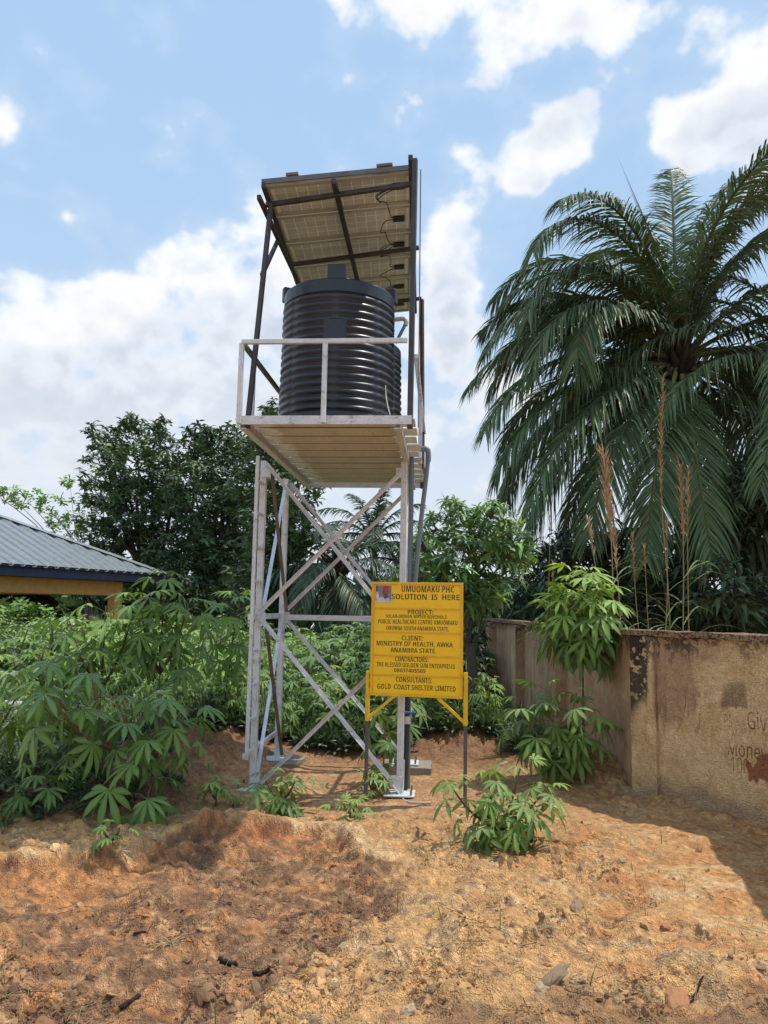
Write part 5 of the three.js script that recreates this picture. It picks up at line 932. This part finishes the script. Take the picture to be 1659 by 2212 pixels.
// ---------------------------------------------------------------- broadleaf trees
const treeM = leafM([2.0, 2.05, 1.5], { transmission: 0.2, clearcoat: 0.5, clearcoatRoughness: 0.3 });
function twigG(n, L, W, seed, droop = 0.5, dark = [0.028, 0.052, 0.022], mid = [0.045, 0.08, 0.035]) {
  const r = mulberry(seed), A = new Acc();
  for (let k = 0; k < n; k++) { const a = k * 2.4 + r() * 0.6, el = 0.55 - 1.1 * r(), d = V(Math.cos(a) * Math.cos(el), Math.sin(el), Math.sin(a) * Math.cos(el)), s = V(-Math.sin(a), 0, Math.cos(a)).applyAxisAngle(d, (r() - 0.5)), nn = d.clone().cross(s); if (nn.y < 0) nn.negate(); const l = L * (0.7 + 0.5 * r()), p0 = V((r() - 0.5) * L * 0.6, (r() - 0.5) * L * 0.9, (r() - 0.5) * L * 0.6), g = 0.75 + 0.5 * r(); A.blade([p0, p0.clone().addScaledVector(d, l * 0.5).add(V(0, -droop * 0.15 * l, 0)), p0.clone().addScaledVector(d, l).add(V(0, -droop * 0.6 * l, 0))], [W * 0.25, W, 0], s, nn, 0.25, mul(mid, g), mul(dark, g)); }
  return A.geom();
}
function tree(o) { // clumps: [u, v, radius in the photograph's pixels]; d: distance
  const rnd = mulberry(o.seed), base = at(o.u, 1310, o.d), t = thing(o.name, o.label, 'tree', [base.x, gy(base.x, base.z), base.z], 0, o.group), c = new THREE.Color();
  const cl = o.clumps.map(([u, v, r]) => { const q = at(u, v, o.d + (rnd() - 0.5) * (o.deep ?? 2.4)); return { p: q.sub(V(base.x, 0, base.z)), r: r / 1665 * o.d }; });
  const A = new Acc(), tr = o.tr ?? 0.2, col = o.bark ?? [0.075, 0.055, 0.04], my = cl.reduce((s, q) => s + q.p.y, 0) / cl.length, fork = Math.min(my * 0.5, 2.2);
  A.tube([V(0, -0.3, 0), V(0.05, fork * 0.5, 0), V(0, fork, 0.05)], [tr * 1.2, tr, tr * 0.85], col, 8);
  const trunk = part('trunk', A.geom(), stemM, t), Lb = new Acc();
  for (const q of cl) { const m = V(0, fork, 0).lerp(q.p, 0.5).add(V((rnd() - 0.5) * 0.5, 0.35 * q.r, (rnd() - 0.5) * 0.5)); const pts = new THREE.CatmullRomCurve3([V(0, fork * 0.85, 0), m, q.p]).getPoints(7); Lb.tube(pts, pts.map((_, i) => tr * 0.42 * (1 - 0.8 * i / 7) * Math.min(1, q.r)), col, 5); for (let k = 0; k < 4; k++) { const e = q.p.clone().add(V(rnd() - 0.5, rnd() - 0.4, rnd() - 0.5).multiplyScalar(1.7 * q.r)); Lb.tube([q.p, q.p.clone().lerp(e, 0.5).add(V(0, 0.05, 0)), e], [0.03, 0.02, 0.006], col, 4); } }
  part('limbs', Lb.geom(), stemM, trunk);
  const area = cl.reduce((s, q) => s + q.r * q.r, 0), n = Math.round((o.den ?? 130) * area), im = new THREE.InstancedMesh(o.twig, o.mat ?? treeM, n), M = new THREE.Matrix4(), q4 = new THREE.Quaternion();
  for (let k = 0; k < n; k++) {
    let pick = rnd() * area, q = cl[0]; for (const e of cl) { pick -= e.r * e.r; q = e; if (pick <= 0) break; }
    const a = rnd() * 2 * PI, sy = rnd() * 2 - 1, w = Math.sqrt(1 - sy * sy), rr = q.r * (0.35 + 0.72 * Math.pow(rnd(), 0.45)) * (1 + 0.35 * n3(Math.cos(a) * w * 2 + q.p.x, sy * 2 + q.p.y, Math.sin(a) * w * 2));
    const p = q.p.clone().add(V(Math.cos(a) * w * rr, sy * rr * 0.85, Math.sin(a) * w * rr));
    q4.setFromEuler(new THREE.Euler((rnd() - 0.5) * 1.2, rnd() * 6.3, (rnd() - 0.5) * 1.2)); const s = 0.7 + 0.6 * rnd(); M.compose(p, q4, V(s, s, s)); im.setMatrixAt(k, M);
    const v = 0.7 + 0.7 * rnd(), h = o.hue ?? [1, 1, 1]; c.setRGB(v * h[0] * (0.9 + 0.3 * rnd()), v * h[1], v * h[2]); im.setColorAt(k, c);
  }
  im.name = 'crown'; im.castShadow = im.receiveShadow = true; t.add(im); tag(im, null, null, null, 'stuff');
  return { t, cl, rnd };
}
const twigA = twigG(12, 0.20, 0.034, 701), twigA1 = twigG(13, 0.25, 0.043, 706), twigB = twigG(10, 0.16, 0.042, 702, 0.3, [0.09, 0.17, 0.03], [0.12, 0.22, 0.04]), twigC = twigG(11, 0.22, 0.036, 703, 0.9, [0.03, 0.055, 0.026], [0.045, 0.08, 0.04]);
tree({ name: 'dark_tree', label: 'tall dark leafy tree behind the building roof corner, highest at left', seed: 711, u: 320, d: 27, den: 85, twig: twigA1, tr: 0.28, clumps: [[250, 950, 42], [290, 915, 28], [225, 990, 40], [330, 965, 45], [300, 1010, 70], [230, 1060, 55], [370, 1040, 70], [300, 1110, 90], [220, 1150, 60], [380, 1140, 85], [300, 1210, 85], [390, 1240, 80], [215, 1230, 60], [205, 930, 20], [345, 925, 24]] });
tree({ name: 'dark_tree', label: 'dark leafy tree left of the tower ladder, middle of the three', seed: 712, u: 470, d: 25, den: 95, twig: twigA1, tr: 0.26, hue: [0.95, 0.95, 0.95], clumps: [[400, 985, 42], [440, 955, 40], [480, 945, 34], [475, 1000, 60], [430, 1060, 80], [510, 1060, 70], [470, 1130, 90], [440, 1210, 90], [520, 1200, 85], [480, 1280, 90], [385, 1290, 80], [520, 965, 30]] });
tree({ name: 'dark_tree', label: 'dark leafy tree behind the tower, its top beside the tank deck', seed: 713, u: 610, d: 18, twig: twigA, tr: 0.26, clumps: [[575, 885, 26], [560, 930, 36], [600, 915, 34], [555, 990, 58], [620, 980, 60], [570, 1060, 75], [645, 1060, 55], [600, 1140, 85], [655, 1160, 50], [590, 1220, 85], [650, 1250, 50], [600, 1290, 70], [560, 1300, 80]] });
tree({ name: 'pale_tree', label: 'light green tree with bare spreading limbs behind the building at far left', seed: 714, u: 190, d: 29, deep: 1, twig: twigB, tr: 0.16, den: 75, bark: [0.16, 0.13, 0.10], clumps: [[15, 1072, 26], [55, 1085, 28], [95, 1095, 24], [130, 1085, 20], [150, 1048, 18], [195, 1050, 22], [215, 1085, 26], [170, 1110, 24], [125, 1130, 26], [190, 1140, 26], [160, 1155, 28], [-30, 1060, 30], [205, 1025, 16], [230, 1050, 18]] });
{ // mango: whorls of leaves that can be told apart
  const { t, cl, rnd } = tree({ name: 'mango_tree', label: 'young mango tree with long drooping leaves right of the tower above the sign', seed: 715, u: 1015, d: 10, deep: 1.2, twig: twigC, tr: 0.07, den: 40, hue: [2.4, 2.6, 1.7], bark: [0.10, 0.085, 0.07], clumps: [[975, 1125, 34], [945, 1160, 34], [1010, 1150, 40], [1060, 1130, 36], [1085, 1165, 34], [920, 1200, 40], [985, 1200, 45], [1045, 1205, 45], [1105, 1190, 34], [915, 1255, 40], [970, 1265, 45], [1030, 1260, 45], [1090, 1245, 40], [1125, 1225, 24], [935, 1300, 36], [1000, 1310, 36], [1060, 1295, 36]] });
  const geo = [0, 1, 2].map((k) => { const r = mulberry(720 + k), A = new Acc(); for (let i = 0; i < 11; i++) { const a = i * 2.4, el = 0.5 - 0.09 * i + (r() - 0.5) * 0.3, d = V(Math.cos(a) * Math.cos(el), Math.sin(el), Math.sin(a) * Math.cos(el)), s = V(-Math.sin(a), 0, Math.cos(a)), n = d.clone().cross(s), l = 0.75 + 0.4 * r(), g = 0.8 + 0.4 * r(); if (n.y < 0) n.negate(); A.blade([V(0, 0, 0), d.clone().multiplyScalar(l * 0.3), d.clone().multiplyScalar(l * 0.65).add(V(0, -0.10 * l, 0)), d.clone().multiplyScalar(l).add(V(0, -0.34 * l, 0))], [0.02, 0.105, 0.09, 0], s, n, 0.3, mul([0.20, 0.32, 0.11], g), mul([0.115, 0.215, 0.06], g)); } return A.geom(); });
  const tones = [LEAF.mid, LEAF.mid, LEAF.blue, LEAF.bright, LEAF.bright], flush = leafM([1, 1, 1], { color: new THREE.Color(4.2, 1.7, 1.6) });
  for (let k = 0; k < 280; k++) {
    const q = cl[Math.floor(rnd() * cl.length)], a = rnd() * 6.28, sy = rnd() * 1.7 - 0.7, w = Math.sqrt(Math.max(0, 1 - sy * sy)), p = q.p.clone().add(V(Math.cos(a) * w * q.r, sy * q.r * 0.95, Math.sin(a) * w * q.r)), top = p.y > 2.55;
    const m = part('leaf_whorl', geo[k % 3], tones[Math.floor(rnd() * (top ? 5 : 4))], t); m.position.copy(p); const s = 0.13 + 0.06 * rnd(); m.scale.setScalar(s); m.rotation.set((rnd() - 0.5) * 0.9, rnd() * 6.3, (rnd() - 0.5) * 0.9);
  }
  for (const [u, v, y] of [[972, 1085, 1], [968, 1105, 0], [945, 1118, 1], [975, 1122, 1], [1110, 1112, 1], [1070, 1160, 0], [1122, 1128, 0], [1012, 1135, 0]]) { const p = at(u, v, 9.6), m = part('young_leaves', geo[1], y ? flush : LEAF.yellow, t); m.position.copy(p).sub(t.position); m.scale.set(0.13, -0.17, 0.13); tag(m, y ? 'pale copper young leaves hanging from the shoot' : 'yellow green young leaves'); }
}
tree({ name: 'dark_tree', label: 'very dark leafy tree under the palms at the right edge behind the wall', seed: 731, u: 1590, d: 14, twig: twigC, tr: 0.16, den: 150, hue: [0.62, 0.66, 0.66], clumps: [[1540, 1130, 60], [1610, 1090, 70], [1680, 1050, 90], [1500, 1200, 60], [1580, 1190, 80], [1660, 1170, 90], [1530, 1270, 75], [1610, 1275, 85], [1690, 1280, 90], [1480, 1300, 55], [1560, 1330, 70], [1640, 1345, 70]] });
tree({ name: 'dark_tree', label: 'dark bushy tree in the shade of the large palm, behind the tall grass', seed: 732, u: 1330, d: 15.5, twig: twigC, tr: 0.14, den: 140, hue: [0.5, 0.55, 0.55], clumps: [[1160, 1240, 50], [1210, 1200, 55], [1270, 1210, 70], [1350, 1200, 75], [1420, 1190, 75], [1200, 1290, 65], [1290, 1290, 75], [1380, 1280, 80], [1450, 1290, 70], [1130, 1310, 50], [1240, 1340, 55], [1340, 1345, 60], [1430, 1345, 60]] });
tree({ name: 'leafy_shrub', label: 'dark shrub with narrow leaves at the far end of the wall, right of the sign', seed: 733, u: 1040, d: 13.2, twig: twigC, tr: 0.04, den: 110, deep: 1, clumps: [[1015, 1385, 30], [1035, 1420, 30], [1010, 1450, 34], [1030, 1480, 30], [1000, 1490, 26], [1020, 1350, 24], [990, 1420, 24]] });
tree({ name: 'leafy_shrub', label: 'dense light green shrub beyond the field at left, under the building beam', seed: 734, u: 60, d: 17, twig: twigB, tr: 0.06, den: 110, deep: 1.5, hue: [0.7, 0.7, 0.7], clumps: [[10, 1345, 45], [60, 1330, 40], [100, 1345, 40], [150, 1355, 36], [30, 1380, 45], [110, 1385, 45], [-40, 1350, 50], [200, 1365, 36]] });
// distant wood closing the view
{
  const rnd = mulberry(801), n = 5200, im = new THREE.InstancedMesh(twigG(16, 0.75, 0.16, 705), treeM, n), M = new THREE.Matrix4(), q = new THREE.Quaternion(), c = new THREE.Color();
  for (let k = 0; k < n; k++) { const a = -0.62 + 1.24 * rnd(), d = 34 + 16 * rnd(), hmax = 2.0 + 1.4 * fbm2(a * 9, 2, 3), y = hmax * Math.pow(rnd(), 0.8); q.setFromEuler(new THREE.Euler(rnd() * 2, rnd() * 6, rnd() * 2)); const s = 0.8 + 0.9 * rnd(); M.compose(V(Math.sin(a) * d, y, -Math.cos(a) * d), q, V(s, s, s)); im.setMatrixAt(k, M); const v = 0.8 + 0.7 * rnd(); c.setRGB(v, v, v * 0.9); im.setColorAt(k, c); }
  im.name = 'distant_wood'; im.castShadow = im.receiveShadow = true; scene.add(im); tag(im, 'far wood of low trees closing the view behind the field', 'wood', null, 'stuff');
}

// ---------------------------------------------------------------- tall dry grass behind the wall
{
  const rnd = mulberry(901), gm = leafM([1, 1, 1], { transmission: 0.25, clearcoat: 0.1 }), pm = new THREE.MeshStandardMaterial({ vertexColors: true, roughness: 0.9, side: THREE.DoubleSide });
  // [foot u, top u, top v, distance, plume length, plume fullness, number of blades, label]
  const list = [
    [1178, 1188, 1112, 10.6, 0.55, 0.45, 3, 'pale dry grass stalk nearest the mango tree, above the far wall'], [1186, 1197, 1215, 10.4, 0.3, 0.5, 2, 'shorter dry grass stalk beside the one nearest the mango tree'],
    [1312, 1270, 1120, 8.9, 0.55, 0.6, 2, 'thin rust coloured grass stalk leaning left of the thick plume'], [1330, 1303, 985, 8.7, 1.15, 1.7, 2, 'thick rust coloured grass plume, fullest of the dry stalks'], [1338, 1325, 1150, 8.5, 0.5, 0.9, 4, 'rust coloured grass plume close right of the fullest one'],
    [1392, 1366, 1150, 8.8, 0.5, 0.45, 5, 'thin leaning grass stalk between the rust plumes and the palm trunk'], [1402, 1392, 1180, 8.6, 0.4, 0.4, 6, 'grass clump with long arching green blades left of the palm trunk'],
    [1437, 1432, 818, 8.7, 1.7, 0.8, 3, 'tallest pale straw coloured grass stalk in front of the large palm'], [1474, 1467, 1000, 8.5, 1.1, 0.9, 7, 'straw coloured grass stalk with arching blades in front of the palm trunk'], [1480, 1486, 1010, 8.6, 1.0, 0.7, 4, 'straw coloured grass stalk rightmost in front of the palm trunk'], [1428, 1440, 1120, 8.4, 0.3, 0.3, 6, 'green grass clump at the foot of the tallest straw stalk'],
  ];
  for (const [fu, tu, tv, d, pl, full, nb, label] of list) {
    const f = at(fu, 1350, d), e = at(tu, tv, d), t = thing('tall_grass', label, 'tall grass', [f.x, 0, f.z]), top = e.clone().sub(V(f.x, 0, f.z)), rust = full > 0.55 && fu < 1350, c1 = rust ? [0.52, 0.345, 0.20] : [0.36, 0.24, 0.125];
    const cur = new THREE.CatmullRomCurve3([V(0, -0.1, 0), V(top.x * 0.2 + 0.05 * (rnd() - 0.5), top.y * 0.35, 0.05), V(top.x * 0.5 + 0.07 * (rnd() - 0.5), top.y * 0.7, top.z * 0.5), top]), pts = cur.getPoints(18), S = new Acc();
    S.tube(pts, pts.map((_, i) => 0.0105 - 0.0085 * i / 18), pts.map((_, i) => mixC([0.22, 0.24, 0.08], c1, smoothstep(i / 18, 0.25, 0.6))), 5); part('stalk', S.geom(), stemM, t);
    const Pm = new Acc(), n = Math.round(80 * pl * Math.max(0.7, full)), L0 = cur.getLength();
    for (let k = 0; k < n; k++) { const s = 1 - (pl / L0) * Math.pow(k / n, 1), p = cur.getPoint(s), a = rnd() * 6.28, ln = (0.07 + 0.13 * rnd()) * (0.5 + full * 0.7) * (0.35 + 0.65 * Math.sin(PI * Math.min(1, 0.15 + 0.8 * k / n))), d1 = V(Math.cos(a) * 0.32, 1, Math.sin(a) * 0.32).normalize(), g = 0.7 + 0.6 * rnd(); Pm.blade([p, p.clone().addScaledVector(d1, ln * 0.5), p.clone().addScaledVector(d1, ln).add(V(Math.cos(a) * 0.03, -0.01, Math.sin(a) * 0.03))], [0.003, 0.006 * (0.7 + 0.5 * full), 0], V(-Math.sin(a), 0, Math.cos(a)), V(Math.cos(a), 0, Math.sin(a)), 0.3, mul(c1, g * 1.15), mul(c1, g * 0.8)); }
    part('plume', Pm.geom(), pm, t);
    for (let k = 0; k < nb + 3; k++) { const s = 0.3 + 0.3 * rnd(), p = cur.getPoint(s), a = (rnd() < 0.5 ? 0 : PI) + (rnd() - 0.5) * 1.8, L = 0.5 + 0.5 * rnd(), e2 = V(Math.cos(a), 0, Math.sin(a)), Bq = new Acc(), q = []; for (let i = 0; i <= 6; i++) { const v = i / 6; q.push(p.clone().addScaledVector(e2, L * 0.75 * v).add(V(0, L * (0.75 * v - 0.95 * v * v * (0.6 + 0.6 * rnd() * 0.2)), 0))); } Bq.blade(q, [0.007, 0.011, 0.012, 0.011, 0.009, 0.005, 0], V(-e2.z, 0, e2.x), V(0, 1, 0), 0.3, [0.17, 0.24, 0.075], [0.12, 0.19, 0.05]); part('blade', Bq.geom(), gm, t); }
  }
}

// a tuft of dry straw left on the dug soil
{
  const rnd = mulberry(950), A = new Acc(), p = gnd(368, 1990);
  for (let k = 0; k < 26; k++) { const a = rnd() * 6.28, L = 0.06 + 0.12 * rnd(), q = V((rnd() - 0.5) * 0.05, 0.008, (rnd() - 0.5) * 0.05), d = V(Math.cos(a), 0.15 * rnd(), Math.sin(a)); A.tube([q, q.clone().addScaledVector(d, L * 0.5).add(V(0, 0.02 * rnd(), 0)), q.clone().addScaledVector(d, L)], [0.0022, 0.002, 0.001], mul([0.46, 0.34, 0.18], 0.6 + 0.5 * rnd()), 4); }
  const m = solo('dry_grass_tuft', A.geom(), stemM, 'flat tuft of dry straw lying in the dug pit left of the short black stick', 'dry grass'); m.position.set(p.x, gy(p.x, p.z) + 0.004, p.z);
}
renderer.render(scene, camera);
